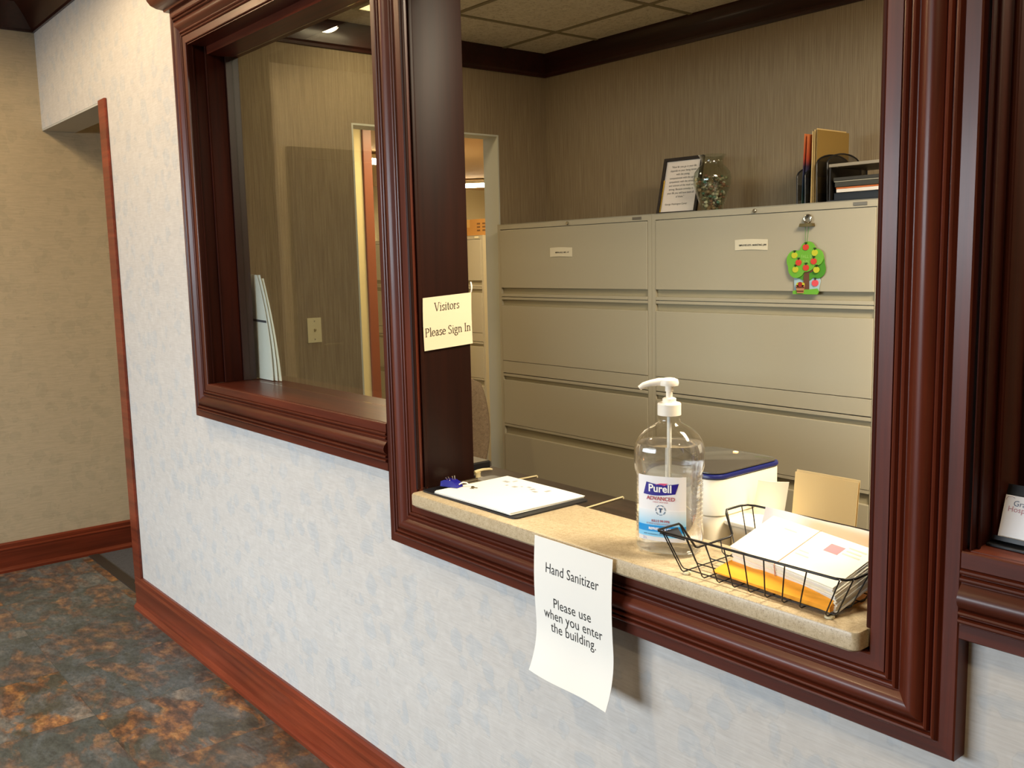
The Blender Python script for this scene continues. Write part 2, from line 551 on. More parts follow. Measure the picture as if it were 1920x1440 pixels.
struct('wall_hall_side', MB().box(LW, LW+.006, 1.0, 1.79, .15, TOP),
       M['wall_cream'], 'cream painted hallway wall seen through the office doorway', 'wall')
struct('trim_4', MB().box(LW-.12, LW+.02, 1.791, 1.852, 0, 2.73, .003),
       M['red_door'], 'red-brown door edge strip beside the storeroom doorway', 'trim')

# store room beyond the hallway
RX, RY0, RY1, HR = -9.6, 1.7, 6.6, 2.36
w = MB()
w.box(RX-.1, RX, RY0, RY1, 0, HR+.3)
w.box(RX, XL-.11, RY1, RY1+.1, 0, HR+.3)
w.box(RX, LW-.12, RY0-.1, RY0, 0, HR+.3)
struct('wall_storeroom', w, M['wall_beige'], 'beige storeroom walls glimpsed through two doorways', 'wall')
struct('ceiling_storeroom', MB().box(RX, LW-.12, RY0, RY1, HR, HR+.05).box(LW-.12, XL-.12, 1.852, RY1, HR, HR+.05), plain('peach_ceiling', '#d8b585', .8), 'peach lit storeroom ceiling beyond the doorways', 'ceiling')

struct('floor', MB().box(LW, XR, YF, .04, -.05, 0), M['slate'], 'mottled slate-look vinyl tile lobby floor', 'floor')
struct('floor.001', MB().box(RX, XL-.1, .09, RY1, -.05, .0), M['carpet'], 'dark grey carpet in the hallway', 'carpet')
struct('floor.002', MB().box(XL-.1, XR, WT, YB, -.05, 0), M['carpet'], 'grey carpeted office floor behind the counter', 'floor')
struct('trim_5', MB().box(LW, -4.07, .04, .09, -.04, .004, .002), plain('dark_threshold', '#2b231d', .6), 'dark threshold strip between tile floor and carpet', 'trim')
struct('ceiling', MB().box(LW-.1, XR+.1, YF, 0, HL, HL+.05).box(LW-.1, XL-.12, 0, 1.86, HL, HL+.05), M['ceil_tile'], 'lobby ceiling, mostly out of view', 'ceiling')

# office suspended ceiling with grid (tiles 2 ft)
struct('ceiling_office', MB().box(XL, XR, WT, YB, HO, HO+.05), M['ceil_tile'], 'fissured beige tile ceiling over the office', 'ceiling')
g = MB()
for k in range(12):
    x = -2.94 - .61 + .61*k
    if x > XL and x < XR:
        g.box(x-.011, x+.011, WT, YB, HO-.004, HO+.001)
for k in range(-1, 4):
    y = 1.99 - .61*k
    if WT < y < YB:
        g.box(XL, XR, y-.011, y+.011, HO-.0045, HO+.001)
struct('trim_6', g, M['grid'], 'beige ceiling grid bars over the office', 'trim')

# crown mouldings
def crown(pts_dir, name, zb, zt, proj, mat, label):
    # pts_dir: list of (p0, p1, nx, ny) wall runs; profile steps out towards the top
    mb = MB()
    prof = [(0, zb), (.010, zb), (.012, zb+.012), (.02, zb+.02), (proj*.55, zb+(zt-zb)*.55), (proj*.85, zb+(zt-zb)*.8), (proj, zb+(zt-zb)*.88), (proj, zt), (0, zt)]
    for (p0, p1, nx, ny, m0, m1) in pts_dir:
        ax, ay = p1[0]-p0[0], p1[1]-p0[1]
        L = math.hypot(ax, ay)
        ax, ay = ax/L, ay/L
        vs = [(p0[0]+nx*q+ax*q*m0, p0[1]+ny*q+ay*q*m0, z) for q, z in prof] + [(p1[0]+nx*q-ax*q*m1, p1[1]+ny*q-ay*q*m1, z) for q, z in prof]
        n = len(prof)
        fs = [(i, (i+1) % n, n+(i+1) % n, n+i) for i in range(n)] + [tuple(range(n)), tuple(range(2*n-1, n-1, -1))]
        mb.add(vs, fs)
    return struct(name, mb, mat, label, 'trim', 35)
crown([((LW, 0), (XR, 0), 0, -1, 1, 0), ((LW, YF), (LW, 0), 1, 0, 0, 1)], 'trim_7', 2.612, HL, .10, M['crown'], 'dark wood crown moulding at the lobby ceiling corner')
crown([((XL, YB), (XR, YB), 0, -1, 1, 0), ((XL, WT), (XL, YB), 1, 0, 0, 1)], 'trim_8', 2.455, HO, .028, M['crown'], 'dark wood crown moulding around the office ceiling')

# baseboards
def baseboard(name, x0, x1, y0, y1, h, label, mat, nx, ny):
    mb = MB()
    prof = [(0, 0), (.030, 0), (.030, .012), (.022, .022), (.018, .025), (.018, h-.036), (.021, h-.034), (.021, h-.03), (.014, h-.024), (.014, h-.008), (.008, h), (0, h)]
    n = len(prof)
    vs = [(x0+nx*q, y0+ny*q, z) for q, z in prof] + [(x1+nx*q, y1+ny*q, z) for q, z in prof]
    fs = [(i, (i+1) % n, n+(i+1) % n, n+i) for i in range(n)] + [tuple(range(n)), tuple(range(2*n-1, n-1, -1))]
    mb.add(vs, fs)
    return struct(name, mb, mat, label, 'baseboard', 30)
baseboard('baseboard_window', -4.13, XR, 0, 0, .146, 'red-brown baseboard along the window wall', M['base_x'], 0, -1)
baseboard('baseboard_left', LW, LW, YF, 1.79, .146, 'dark brown baseboard along the far left wall', M['base_y'], 1, 0)

# ------------------------------------------------------------------ wood window casings
PROF = [(0, 0), (0, .030), (.002, .032), (.021, .032), (.0225, .031), (.0255, .0375), (.0275, .0388), (.0300, .0375), (.0325, .031), (.0335, .031), (.0362, .0375), (.0385, .0388), (.0408, .0375), (.0435, .031),
        (.045, .034), (.049, .039), (.055, .0425), (.061, .043), (.067, .041), (.072, .037), (.076, .0335), (.0795, .0305), (.081, .0305), (.0838, .036), (.0860, .037), (.0882, .036), (.0907, .0305),
        (.0915, .0305), (.0942, .036), (.0965, .037), (.0988, .036), (.1012, .0305), (.102, .0335), (.123, .0335), (.125, .032), (.125, 0)]
def casing_side(p0, p1, inx, inz, w0, w1, wd, m0, m1):
    """one casing run from p0 to p1 (x,z, outer edge); inward direction (inx,inz); mitre widths w0/w1 along the run at each end"""
    ax, az = p1[0]-p0[0], p1[1]-p0[1]
    L = math.hypot(ax, az)
    ax, az = ax/L, az/L
    n = len(PROF)
    vs = []
    for d, p in PROF:
        f = d/.125
        vs.append((p0[0]+inx*f*wd+ax*f*w0*m0, -p, p0[1]+inz*f*wd+az*f*w0*m0))
    for d, p in PROF:
        f = d/.125
        vs.append((p1[0]+inx*f*wd-ax*f*w1*m1, -p, p1[1]+inz*f*wd-az*f*w1*m1))
    fs = [(i, (i+1) % n, n+(i+1) % n, n+i) for i in range(n)] + [tuple(range(n)), tuple(range(2*n-1, n-1, -1))]
    return MB().add(vs, fs)

# window 2: big open reception window
X0, X1, Z0, Z1 = -1.979, -.5565, .7815, 2.322
SW, BW = .126, .116
w2 = thing('window_2', 'large open reception window framed in moulded mahogany', 'window', kind='structure')
casing_side((X0, Z0), (X0, Z1), 1, 0, BW, SW, SW, 1, 1).build('casing_stile', M['wood_z'], w2, 30)
casing_side((X1, Z0), (X1, Z1), -1, 0, BW, SW, SW, 1, 1).build('casing_stile', M['wood_z'], w2, 30)
casing_side((X0, Z0), (X1, Z0), 0, 1, SW, SW, BW, 1, 1).build('casing_rail', M['wood_x'], w2, 30)
casing_side((X0, Z1), (X1, Z1), 0, -1, SW, SW, SW, 1, 1).build('casing_rail', M['wood_x'], w2, 30)
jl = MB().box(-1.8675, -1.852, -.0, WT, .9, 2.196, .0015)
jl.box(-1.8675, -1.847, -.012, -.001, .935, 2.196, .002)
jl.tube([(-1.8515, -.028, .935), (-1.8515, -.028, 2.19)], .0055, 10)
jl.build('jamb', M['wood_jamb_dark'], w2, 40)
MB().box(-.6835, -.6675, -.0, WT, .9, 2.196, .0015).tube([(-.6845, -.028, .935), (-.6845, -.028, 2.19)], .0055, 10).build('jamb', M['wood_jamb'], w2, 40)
MB().box(-1.8675, -.6675, 0, WT, 2.18, 2.1965, .001).build('head_jamb', M['wood_x'], w2)

def side_window(name, label, x0, x1, left_frame, right_frame, sill_back):
    """glazed window; its inner stile is the big frame's, so the casing runs butt against it"""
    t = thing(name, label, 'window', kind='structure')
    z0, z1 = .957, 2.322
    bw = .122
    if left_frame:
        casing_side((x0, z0), (x0, z1), 1, 0, bw, SW, SW, 1, 1).build('casing_stile', M['wood_z'], t, 30)
    if right_frame:
        casing_side((x1, z0), (x1, z1), -1, 0, bw, SW, SW, 1, 1).build('casing_stile', M['wood_z'], t, 30)
    casing_side((x0, z0), (x1, z0), 0, 1, SW, SW, bw, 1 if left_frame else 0, 1 if right_frame else 0).build('casing_rail', M['wood_x'], t, 30)
    casing_side((x0, z1), (x1, z1), 0, -1, SW, SW, SW, 1 if left_frame else 0, 1 if right_frame else 0).build('casing_rail', M['wood_x'], t, 30)
    a0 = x0+SW if left_frame else x0+.008
    a1 = x1-SW if right_frame else x1+.012
    zi0, zi1 = z0+bw, z1-SW
    MB().box(a0, a1, -.026, sill_back, zi0-.0025, zi0+.001, .0008).build('sill', M['wood_x'], t)
    for s, xx in ((1, a0), (-1, a1)):
        j = MB()
        def sb(o0, o1, y0, y1):
            q0, q1 = sorted((xx+s*o0, xx+s*o1))
            j.box(q0, q1, y0, y1, zi0+.0015, zi1, .0012)
        sb(-.0005, .002, -.028, .03)
        sb(-.0005, .010, .032, .09)
        sb(.002, .006, -.014, -.008)
        j.tube([(xx+s*.006, .030, zi0+.002), (xx+s*.006, .030, zi1)], .004, 8)
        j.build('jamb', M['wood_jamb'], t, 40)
        q0, q1 = sorted((xx, xx+s*.017))
        MB().box(q0, q1, .0915, .137, zi0+.002, zi1, .001).build('sash_stile', M['sash'], t)
    MB().box(a0, a1, -.028, WT, zi1-.004, zi1-.001).box(a0+.002, a1-.002, .032, .137, zi1-.03, zi1-.0042).build('head_jamb', M['wood_x'], t)
    MB().box(a0+.017, a1-.017, .112, .117, zi0+.002, zi1-.031).build('pane', M['pane'], t)
    return t
w1 = side_window('window_1', 'smaller glazed side window at left framed in moulded mahogany', -3.241, -1.98, True, False, .19)
w3 = side_window('window_3', 'glazed side window at the right edge framed in moulded mahogany', -.556, .68, False, True, .19)
# cornice cap over the left side window
cp = MB()
steps = [(0, 2.318), (.012, 2.318), (.014, 2.324), (.03, 2.330), (.044, 2.341), (.052, 2.356), (.054, 2.366), (.068, 2.368), (.070, 2.385), (.086, 2.40), (.09, 2.44), (.09, 2.46)]
n = len(steps)
vs = []
for e, z in steps:
    vs += [(-3.241-e, 0, z), (-3.241-e, -.034-e, z), (-1.99, -.034-e, z), (-1.99, 0, z)]
fs = []
for i in range(n-1):
    for k in range(4):
        fs.append((i*4+k, i*4+(k+1) % 4, (i+1)*4+(k+1) % 4, (i+1)*4+k))
fs += [(3, 2, 1, 0), tuple((n-1)*4+k for k in range(4))]
cp.add(vs, fs).build('cornice', M['wood_x'], w1, 30)

# ------------------------------------------------------------------ counter
CT = .932
ct = MB()
def rrect(x0, x1, y0, y1, r, n=6):
    out = []
    for cx, cy, a0 in ((x1-r, y0+r, -90), (x1-r, y1-r, 0), (x0+r, y1-r, 90), (x0+r, y0+r, 180)):
        for i in range(n+1):
            a = D2R(a0+90*i/n)
            out.append((cx+r*math.cos(a), cy+r*math.sin(a)))
    return out
def slab(mb, x0, x1, y0, y1, z0, z1, r=.012, e=.005):
    rings = [(e, z0), (0, z0+e), (0, z1-e*1.0), (e*.3, z1-e*.3), (e, z1)]
    vs = []
    for ins, z in rings:
        vs += [(x, y, z) for x, y in rrect(x0+ins, x1-ins, y0+ins, y1-ins, r)]
    n = len(vs)//len(rings)
    fs = [(i*n+k, i*n+(k+1) % n, (i+1)*n+(k+1) % n, (i+1)*n+k) for i in range(len(rings)-1) for k in range(n)]
    fs += [tuple(range(n-1, -1, -1)), tuple((len(rings)-1)*n+k for k in range(n))]
    return mb.add(vs, fs)
slab(ct, -1.8445, -.6875, -.058, .152, .8995, CT)
tag(ct.build('counter', M['counter'], None, 40), 'speckled beige laminate counter shelf across the open reception window', 'counter')

# ------------------------------------------------------------------ signs
# hand sanitizer sheet hanging from the counter front
hs = thing('paper_sign', 'white paper sign about hand sanitizer taped to the counter front and hanging down', 'sign', (-1.275, -.062, .93))
def hs_f(u, v):      # u across (m, from left edge), v down (m from the top)
    k = v/.279
    q = max(0.0, k-.6)/.4
    y = -.0035 - .004*math.sin(k*5) - .032*q*q - .003*math.sin(u*30)*k
    z = -v + .012*q*q*.6
    return (-.108+u + .006*q*q, y, z - .010*(u/.216)*k)
MB().sheet(lambda i, j: hs_f(i*.216, j*.279), 12, 28, .0006).build('sheet', M['paper'], hs, 60)
def hsT(u, v):
    p = hs_f(u, v)
    return (p[0], p[1]-.0006, p[2])
for s, v0 in (('Hand Sanitizer', .066), ('Please use', .133), ('when you enter', .1585), ('the building.', .184)):
    tx = MB()
    put_text(tx, s, .0285, .108, 0, lambda u, v, v0=v0: hsT(u, v0-v), sx=.86, spacing=1.02)
    tx.build('lettering', M['ink'], hs)

vs_ = thing('paper_sign.001', 'ivory paper sign asking visitors to sign in, taped to the dark window jamb', 'sign', (-1.8455, .069, 1.331))
def vsf(u, v):      # u along +y centred, v up centred
    return (.0012*math.cos(v*30) + .0006, u - .003*math.cos(v*22)+.002, v + .004*u/.07)
MB().sheet(lambda i, j: vsf(-.0715+.143*i, -.0625+.125*j), 8, 10, .0005).build('sheet', M['paper_visit'], vs_, 60)
INK2 = plain('brown_ink', '#2c2114', .6)
for s, sz, v0 in (('Visitors', .0285, .0285), ('Please Sign In', .0285, -.0295)):
    g_, f_, W_ = serif_geo(s, sz)
    kx = .074/W_ if s == 'Visitors' else .135/W_
    MB().add([(lambda p: (p[0]+.0008, p[1], p[2]))(vsf(u*kx + (-.002 if s == 'Visitors' else 0), v+v0)) for u, v in g_], f_).build('lettering', INK2, vs_)
# slip of paper on the office side of the jamb, above the sign
tag(MB().sheet(lambda i, j: (-1.853+.004+.004*math.sin(j*3), .1415+.004*i, 1.397+.026*j), 3, 6, .0006).build('paper_slip', M['paper'], None, 60),
    'narrow white paper slip edge on the jamb just above the ivory sign', 'paper')

# ------------------------------------------------------------------ sanitizer bottle
BOT = thing('pump_bottle', 'large clear pump bottle of hand sanitizer with white pump standing on the counter', 'bottle', (-1.133, .05, CT), D2R(23.6))
BA, BB, BN = .0605, .0525, 2.7
def bshape(a, r):
    ca, sa = math.cos(a), math.sin(a)
    k = (abs(ca)**BN + abs(sa)**BN)**(-1/BN)
    mix = min(1.0, max(0.0, (r-.3)/.5))      # rounder towards the neck
    kk = k*mix + 1.0*(1-mix)
    return (ca*kk*BA*r, sa*kk*(BB*mix+BA*(1-mix))*r)
prof = [(.80, .0), (.94, .002), (1.0, .008), (1.02, .02), (1.02, .034), (.995, .040)]
for i in range(12):
    z = .046+.0085*i
    prof += [(.990, z), (.985, z+.0022), (.955, z+.0042), (.955, z+.0062)]
prof += [(1.0, .152), (1.03, .158), (1.04, .168), (1.04, .182), (1.03, .193), (.975, .205), (.87, .217), (.69, .228), (.47, .236), (.345, .241), (.325, .247), (.325, .253)]
MB().lathe(prof, n=56, shape=bshape).build('bottle_body', M['shell'], BOT, 50)
lp = [(.76, .004), (.92, .006), (.975, .012), (.985, .034), (.955, .046), (.945, .148), (.985, .158), (1.0, .17), (1.0, .182), (1.0, .192), (.945, .2030)]
MB().lathe(lp, n=56, shape=bshape).build('gel', M['gel'], BOT, 50)
MB().lathe([(.018, 0), (.0215, .001), (.0215, .021), (.0195, .0235), (.0125, .0238), (.0125, .031), (.010, .0325), (.006, .033), (.006, .044), (.0075, .0445), (.0075, .055)], (0, 0, .2535), 32).build('cap', M['white_plastic'], BOT, 35)
hd = MB()
hd.lathe([(.008, 0), (.0165, .001), (.0175, .006), (.016, .0115), (.010, .0145), (.001, .0152)], (0, 0, .3075), 28)
sa = D2R(180+50.6-23.6-8)
sd = Vector((math.cos(sa), math.sin(sa), 0))
hd.tube([(0, 0, .3150), tuple(sd*.018+Vector((0, 0, .3150))), tuple(sd*.034+Vector((0, 0, .3125))), tuple(sd*.046+Vector((0, 0, .309))), tuple(sd*.054+Vector((0, 0, .3035)))], [.0075, .0072, .0062, .0056, .0046], 14)
hd.build('pump_head', M['white_plastic'], BOT, 40)
MB().tube([(0, 0, .03), (0, 0, .253)], .0042, 12).build('dip_tube', plain('milky_tube', '#e6e6de', .4), BOT, 40)
# label
LBA = .985
def lab(u, z, e=.0008):
    q = min(.999, abs(u)/(BA*LBA))
    y = -BB*LBA*(1-q**BN)**(1/BN)
    return (u, y-e, z)
LW_, LZ0, LZ1 = .0445, .030, .150
def lab_patch(u0, u1, z0, z1, e, nu=12):
    return MB().sheet(lambda i, j: lab(u0+(u1-u0)*i, z0+(z1-z0)*j, e), nu, 2, .0003)
lo = lab_patch(-LW_, LW_, LZ0, LZ1, .0008).build('label', plain('label_white', '#f4f3f4', .4), BOT, 60)
def band(z0, z1, hexc, nm, e=.0013, u0=-LW_, u1=LW_):
    return lab_patch(u0, u1, z0, z1, e).build(nm, plain(nm+'_'+hexc[1:], hexc, .45), lo, 60)
tq = NT('pale_blue_fade')
sepz = tq.n('ShaderNodeSeparateXYZ', {'Vector': tq.obj()})
tq.set(Base_Color=tq.ramp(tq.math('DIVIDE', tq.math('SUBTRACT', sepz.outputs['Z'], .058), .030), [(0, lin('#8fd0f2')), (1, lin('#f2f5f8'))]), Roughness=.45)
lab_patch(-LW_, LW_, .058, .088, .0012).build('printed_fade', tq.m, lo, 60)
band(.047, .059, '#1793dc', 'printed_band', .0014)
band(.038, .047, '#86cdf3', 'printed_band', .0014)
# navy wave banner with the brand word
bn = []
for i in range(15):
    u = -.030+.060*i/14
    bn.append((u+.003, .1385-.0035*math.sin((u+.03)*52)-.02*(u+.03)*.05))
for i in range(15):
    u = .030-.060*i/14
    bn.append((u-.003, .1175+.0030*math.sin((.03-u)*52+2.6)))
nb = MB()
half = len(bn)//2
vv = [lab(u, z, .0016) for u, z in bn]
nb.add(vv, [(i, i+1, len(bn)-2-i, len(bn)-1-i) for i in range(half-1)])
nb.build('printed_banner', plain('banner_navy', '#2b1c8a', .4), lo)
pk = MB().add([lab(u, z, .0017) for u, z in ((-.010, .1345), (.000, .1375), (.014, .138), (.008, .1335))], [(0, 1, 2, 3)])
pk.build('printed_swoosh', plain('swoosh_pink', '#e0507c', .4), lo)
def ltext(items, hexc, nm):
    mat = plain(nm+hexc[1:], hexc, .5)
    for s, sz, u0, z0, kw in items:
        m_ = MB()
        put_text(m_, s, sz, u0, z0, lambda u, v: lab(max(-.058, min(.058, u)), v, .0022), **kw)
        m_.build(nm, mat, lo)
ltext([('Purell', .0195, -.001, .1215, dict(sx=.98, bold=.00045)), ('REFRESHING GEL', .0062, 0, .0508, dict(sx=.95, bold=.0002))], '#ffffff', 'white_print')
ltext([('ADVANCED', .0098, 0, .1062, dict(sx=1.0, bold=.00015)), ('HAND SANITIZER', .0036, 0, .1015, {}), ('KILLS 99.99%', .0062, 0, .0655, dict(bold=.0001)), ('OF MOST ILLNESS CAUSING GERMS', .0036, 0, .0610, dict(sx=.95))], '#b03a52', 'red_print')
ltext([('with moisturizers leaves skin feeling soft', .0042, 0, .0412, dict(sx=.95)), ('T', .010, 0, .0845, dict(bold=.0006))], '#26456e', 'blue_print')
em = MB()
rg = [lab(.0095*math.cos(2*PI*k/28), .088+.0095*math.sin(2*PI*k/28), .0022) for k in range(28)] + [lab(.0082*math.cos(2*PI*k/28), .088+.0082*math.sin(2*PI*k/28), .0022) for k in range(28)]
em.add(rg, [(k, (k+1) % 28, 28+(k+1) % 28, 28+k) for k in range(28) if k % 4 != 3])
em.build('printed_emblem', plain('emblem_blue', '#5a7c9c', .5), lo)
ltext([('2 L', .0062, -.030, .0325, {})], '#6a5ca8', 'volume_print')

# ------------------------------------------------------------------ clipboard and sign-in sheets
CB = thing('clipboard', 'black clipboard lying at the left end of the counter under sign-in sheets', 'clipboard', (-1.665, .084, CT))
MB().prism(rrect(-.172, .177, -.114, .105, .012, 5), lambda u, v, h: (u, v, h), 0, .0038).build('board', M['black'], CB)
MB().box(-.155, -.128, -.055, .035, .0042, .008, .001).tube([(-.140, -.045, .011), (-.140, .03, .011)], .0035, 8).build('clip', M['chrome'], CB, 40)
for i in range(5):
    sx, sy, rz = random.uniform(-.003, .003), random.uniform(-.002, .003), random.uniform(-.012, .012)
    lift = .0044 + .0010*i
    def pf(u, v, lift=lift, i=i):
        return (-.140+.280*u, -.108+.216*v, lift + .0012*math.sin(u*3)*u + (.0010*(1-v))*u)
    p = MB().sheet(pf, 8, 6, .0008).build('sign_in_sheet', M['paper'], None, 60)
    p.location = (-1.647+sx, .083+sy, CT)
    p.rotation_euler = (0, 0, rz)
    tag(p, 'topmost cream-white sign-in sheet with faint smudged marks on the black clipboard' if i == 4 else 'white sheet under the topmost sign-in sheet on the black clipboard', 'paper', 'sheets on the clipboard')
    if i == 4:
        smg = plain('faint_smudge', '#a9a8a6', .8)
        for k in range(9):
            x0 = -.10+.018*k+random.uniform(-.004, .004)
            y0 = .055+random.uniform(-.022, .022)
            MB().sheet(lambda u, v, x0=x0, y0=y0, w_=random.uniform(.006, .02), h_=random.uniform(.004, .016): (lambda q: (q[0], q[1], q[2]+.0006))(pf((x0+w_*u+.14)/.28, (y0+h_*v+.108)/.216)), 3, 2, .0001).build('pencil_mark', smg, p)
BC = thing('binder_clip', 'shiny blue clip with wire loops and white cord on the clipboard', 'clip', (-1.795, .028, CT+.0100), D2R(20))
MB().prism([(-.024, 0), (.026, 0), (.018, .011), (.006, .016), (-.012, .016), (-.022, .012)], lambda u, v, h: (u*1.0, h, v), -.012, .012).build('clip_body', M['blue_plastic'], BC)
MB().tube([(-.006, -.006, .014), (-.009, -.008, .021), (-.003, -.008, .024), (.001, -.006, .015)], .0011, 6).tube([(.001, .006, .014), (-.002, .008, .022), (.005, .008, .024), (.008, .005, .014)], .0011, 6).build('wire_loop', M['chrome'], BC, 60)
MB().tube([(.022, 0, .006), (.030, .006, .011), (.036, .012, .009), (.041, .016, .003), (.050, .022, .002)], .0016, 8).build('cord', M['white_plastic'], BC, 60)
BK = MB().lathe([(.003, 0), (.0045, .001), (.0045, .003), (.002, .0045)], (0, 0, 0), 12)
o = BK.tube([(.002, 0, .002), (.014, .003, .0025)], .0012, 6).build('key_ring_snap', M['brass'], None, 50)
o.location = (-1.742, .052, CT+.0100)
tag(o, 'tiny brassy snap lying on the sign-in sheet at the end of the white cord', 'snap')

# ------------------------------------------------------------------ wire letter tray
WT_ = thing('letter_tray', 'black wire letter tray on the counter at the right side of the bottle', 'tray', (0, 0, CT))
rx0, rx1, ry0, ry1, rz_ = -1.064, -.702, -.062, .190, .074
bx0, bx1, by0, by1, bz_ = -1.032, -.735, -.046, .165, .006
zc = .030
def lerp(p, q, t):
    return tuple(p[i]+(q[i]-p[i])*t for i in range(3))
rim = []
lx = lambda z: bx0+(rx0-bx0)*(z-bz_)/(rz_-bz_)
rim += [(rx0, -.004, rz_), (rx0+.002, .000, rz_-.004), (lx(zc), .016, zc+.002), (lx(zc), .022, zc), (lx(zc), .112, zc), (lx(zc), .120, zc+.004), (rx0+.004, .124, rz_-.006), (rx0, .130, rz_)]
rim += [(rx0, ry1-.02, rz_), (rx0+.006, ry1-.005, rz_), (rx0+.02, ry1, rz_), (rx1-.02, ry1, rz_), (rx1-.006, ry1-.006, rz_), (rx1, ry1-.02, rz_)]
rim += [(rx1, ry0+.02, rz_), (rx1-.006, ry0+.006, rz_), (rx1-.02, ry0, rz_), (rx0+.004, ry0, rz_), (rx0, ry0+.004, rz_)]
MB().tube(rim, .0021, 8, closed=True).build('rim', M['black_wire'], WT_, 50)
wires = []
nl = 9
for i in range(nl):          # cross wires front rim -> base -> back rim
    t = .08+.84*i/(nl-1) if 0 < i < nl-1 else (.035 if i == 0 else .965)
    xr, xb = rx0+(rx1-rx0)*t, bx0+(bx1-bx0)*t
    wires.append([(xr, ry0, rz_), (xb, by0-.001, bz_+.004), (xb, by0+.004, bz_), (xb, by1-.004, bz_), (xb, by1+.001, bz_+.004), (xr, ry1, rz_)])
for i in range(6):           # long wires left end -> base -> right end
    t = .06+.88*i/5
    yr, yb = ry0+(ry1-ry0)*t, by0+(by1-by0)*t
    if .016 < yr < .122:
        st = (lx(zc), yr, zc)
    else:
        st = (rx0, yr, rz_)
    wires.append([st, (bx0-.001, yb, bz_+.006), (bx0+.004, yb, bz_+.0022), (bx1-.004, yb, bz_+.0022), (bx1+.001, yb, bz_+.006), (rx1, yr, rz_)])
for wpts in wires:
    MB().tube(wpts, .00115, 6).build('wire', M['black_wire'], WT_, 50)
for (x, y) in ((bx0+.012, by0+.012), (bx1-.012, by0+.012), (bx0+.012, by1-.012), (bx1-.012, by1-.012)):
    MB().lathe([(.006, 0), (.0075, .001), (.0075, .004), (.005, .0046)], (x, y, 0), 14).build('rubber_foot', plain('clear_rubber', '#cfc7a8', .3), WT_, 50)
MB().prism([(rx0+.004, ry0+.003), (rx0+.06, ry0+.003), (rx0+.004, ry0+.05)], lambda u, v, h: (u, v, h), rz_-.006, rz_-.004).build('corner_plate', M['black_wire'], WT_)

# orange envelope and letters
def oe(u, v):
    th = .003 + .012*u
    return (-.245/2+.245*u, -.19/2+.19*v, th)
om = MB()
ou, ov = 10, 8
P = []
for s in (0, 1):
    for j in range(ov+1):
        for i in range(ou+1):
            u, v = i/ou, j/ov
            ed = min(1, 6*min(v, 1-v)+.35)
            z = 0 if s == 0 else (.004+.016*min(1, u*1.15))*ed
            P.append((-.118+.236*u, -.088+.176*v, z + .0005*s))
wv = ou+1
N_ = wv*(ov+1)
F_ = []
for j in range(ov):
    for i in range(ou):
        q = j*wv+i
        F_.append((q, q+wv, q+wv+1, q+1))
        F_.append((N_+q, N_+q+1, N_+q+wv+1, N_+q+wv))
for i in range(ou):
    F_.append((i, i+1, N_+i+1, N_+i))
    q = ov*wv+i
    F_.append((q, N_+q, N_+q+1, q+1))
for j in range(ov):
    q = j*wv
    F_.append((q, N_+q, N_+q+wv, q+wv))
    q = j*wv+ou
    F_.append((q, q+wv, N_+q+wv, N_+q))
o = om.add(P, F_).build('padded_envelope', M['orange'], None, 40)
o.location = (-.856, .062, CT+.0225)
o.rotation_euler = (D2R(9), 0, D2R(-5))
tag(o, 'thick orange envelope at the bottom of the wire tray under the letters', 'envelope')
zz = CT+.0105
NL, LTH = 11, .0034
RZ, TL = D2R(-14), D2R(23)
Mrot = Matrix.Rotation(RZ, 3, 'Z') @ Matrix.Rotation(TL, 3, 'X')
ctop = Vector((-.850, .0475, .996))
for i in range(NL):            # i = 0 is the topmost letter
    sh_ = .0006*i
    e = MB().sheet(lambda u, v, i=i: (-.1195+.239*u, -.052+.104*v, .0005*math.sin(PI*u)), 4, 4, LTH*.92).build('letter_envelope', M['paper_warm'] if i % 3 != 1 else M['paper'], None, 40)
    e.location = ctop + Mrot @ Vector((sh_+random.uniform(-.0015, .0015), -.0012*i+random.uniform(-.0012, .0012), -LTH*i))
    e.rotation_euler = (Matrix.Rotation(RZ+D2R(random.uniform(-.5, .5)), 3, 'Z') @ Matrix.Rotation(TL, 3, 'X')).to_euler()
    if i == 0:
        tag(e, 'topmost letter of the banded stack in the wire tray, with a red postage mark', 'envelope', 'letters in the wire tray')
        MB().box(.036, .066, .014, .034, .0020, .0022).build('postage_mark', plain('faded_red_print', '#ea7f86', .7), e)
        for (xx, yy, ww) in ((.070, .036, .036), (.072, .028, .030), (.070, .020, .036), (-.07, .03, .03), (.0, -.005, .022), (.0, -.014, .03)):
            MB().box(xx, xx+ww, yy, yy+.0028, .0019, .0021).build('printed_line', plain('pale_print', '#d9c2ac', .7), e)
    else:
        tag(e, 'white letter lower down in the banded stack in the wire tray', 'envelope', 'letters in the wire tray')
rb = []
for (y, z) in ((-.0535, .0022), (.0535, .0022), (.0535-.012, -LTH*NL-.0005), (-.0535-.014, -LTH*NL-.0005)):
    p_ = ctop + Mrot @ Vector((-.008 + (.004 if z < 0 else 0), y, z))
    rb.append(tuple(p_))
o = MB().tube([tuple(Vector(rb[k]).lerp(Vector(rb[(k+1) % 4]), f)) for k in range(4) for f in (0, .08, .5, .92)], .0009, 6, closed=True).build('rubber_band', plain('tan_rubber', '#c98a6a', .6), None, 60)
tag(o, 'thin tan rubber band around the stack of letters in the wire tray', 'rubber band')
o = MB().sheet(lambda u, v: (-1.018+.212*u, .160+.026*v+.002*math.sin(u*9), .004+.066*v-.004*u*v), 10, 4, .0008).build('plastic_sleeve', plain('white_sleeve', '#f3f3f6', .3), None, 50)
o.location = (0, 0, CT+.008)
tag(o, 'white plastic document sleeve standing behind the letters against the back of the wire tray', 'sleeve')

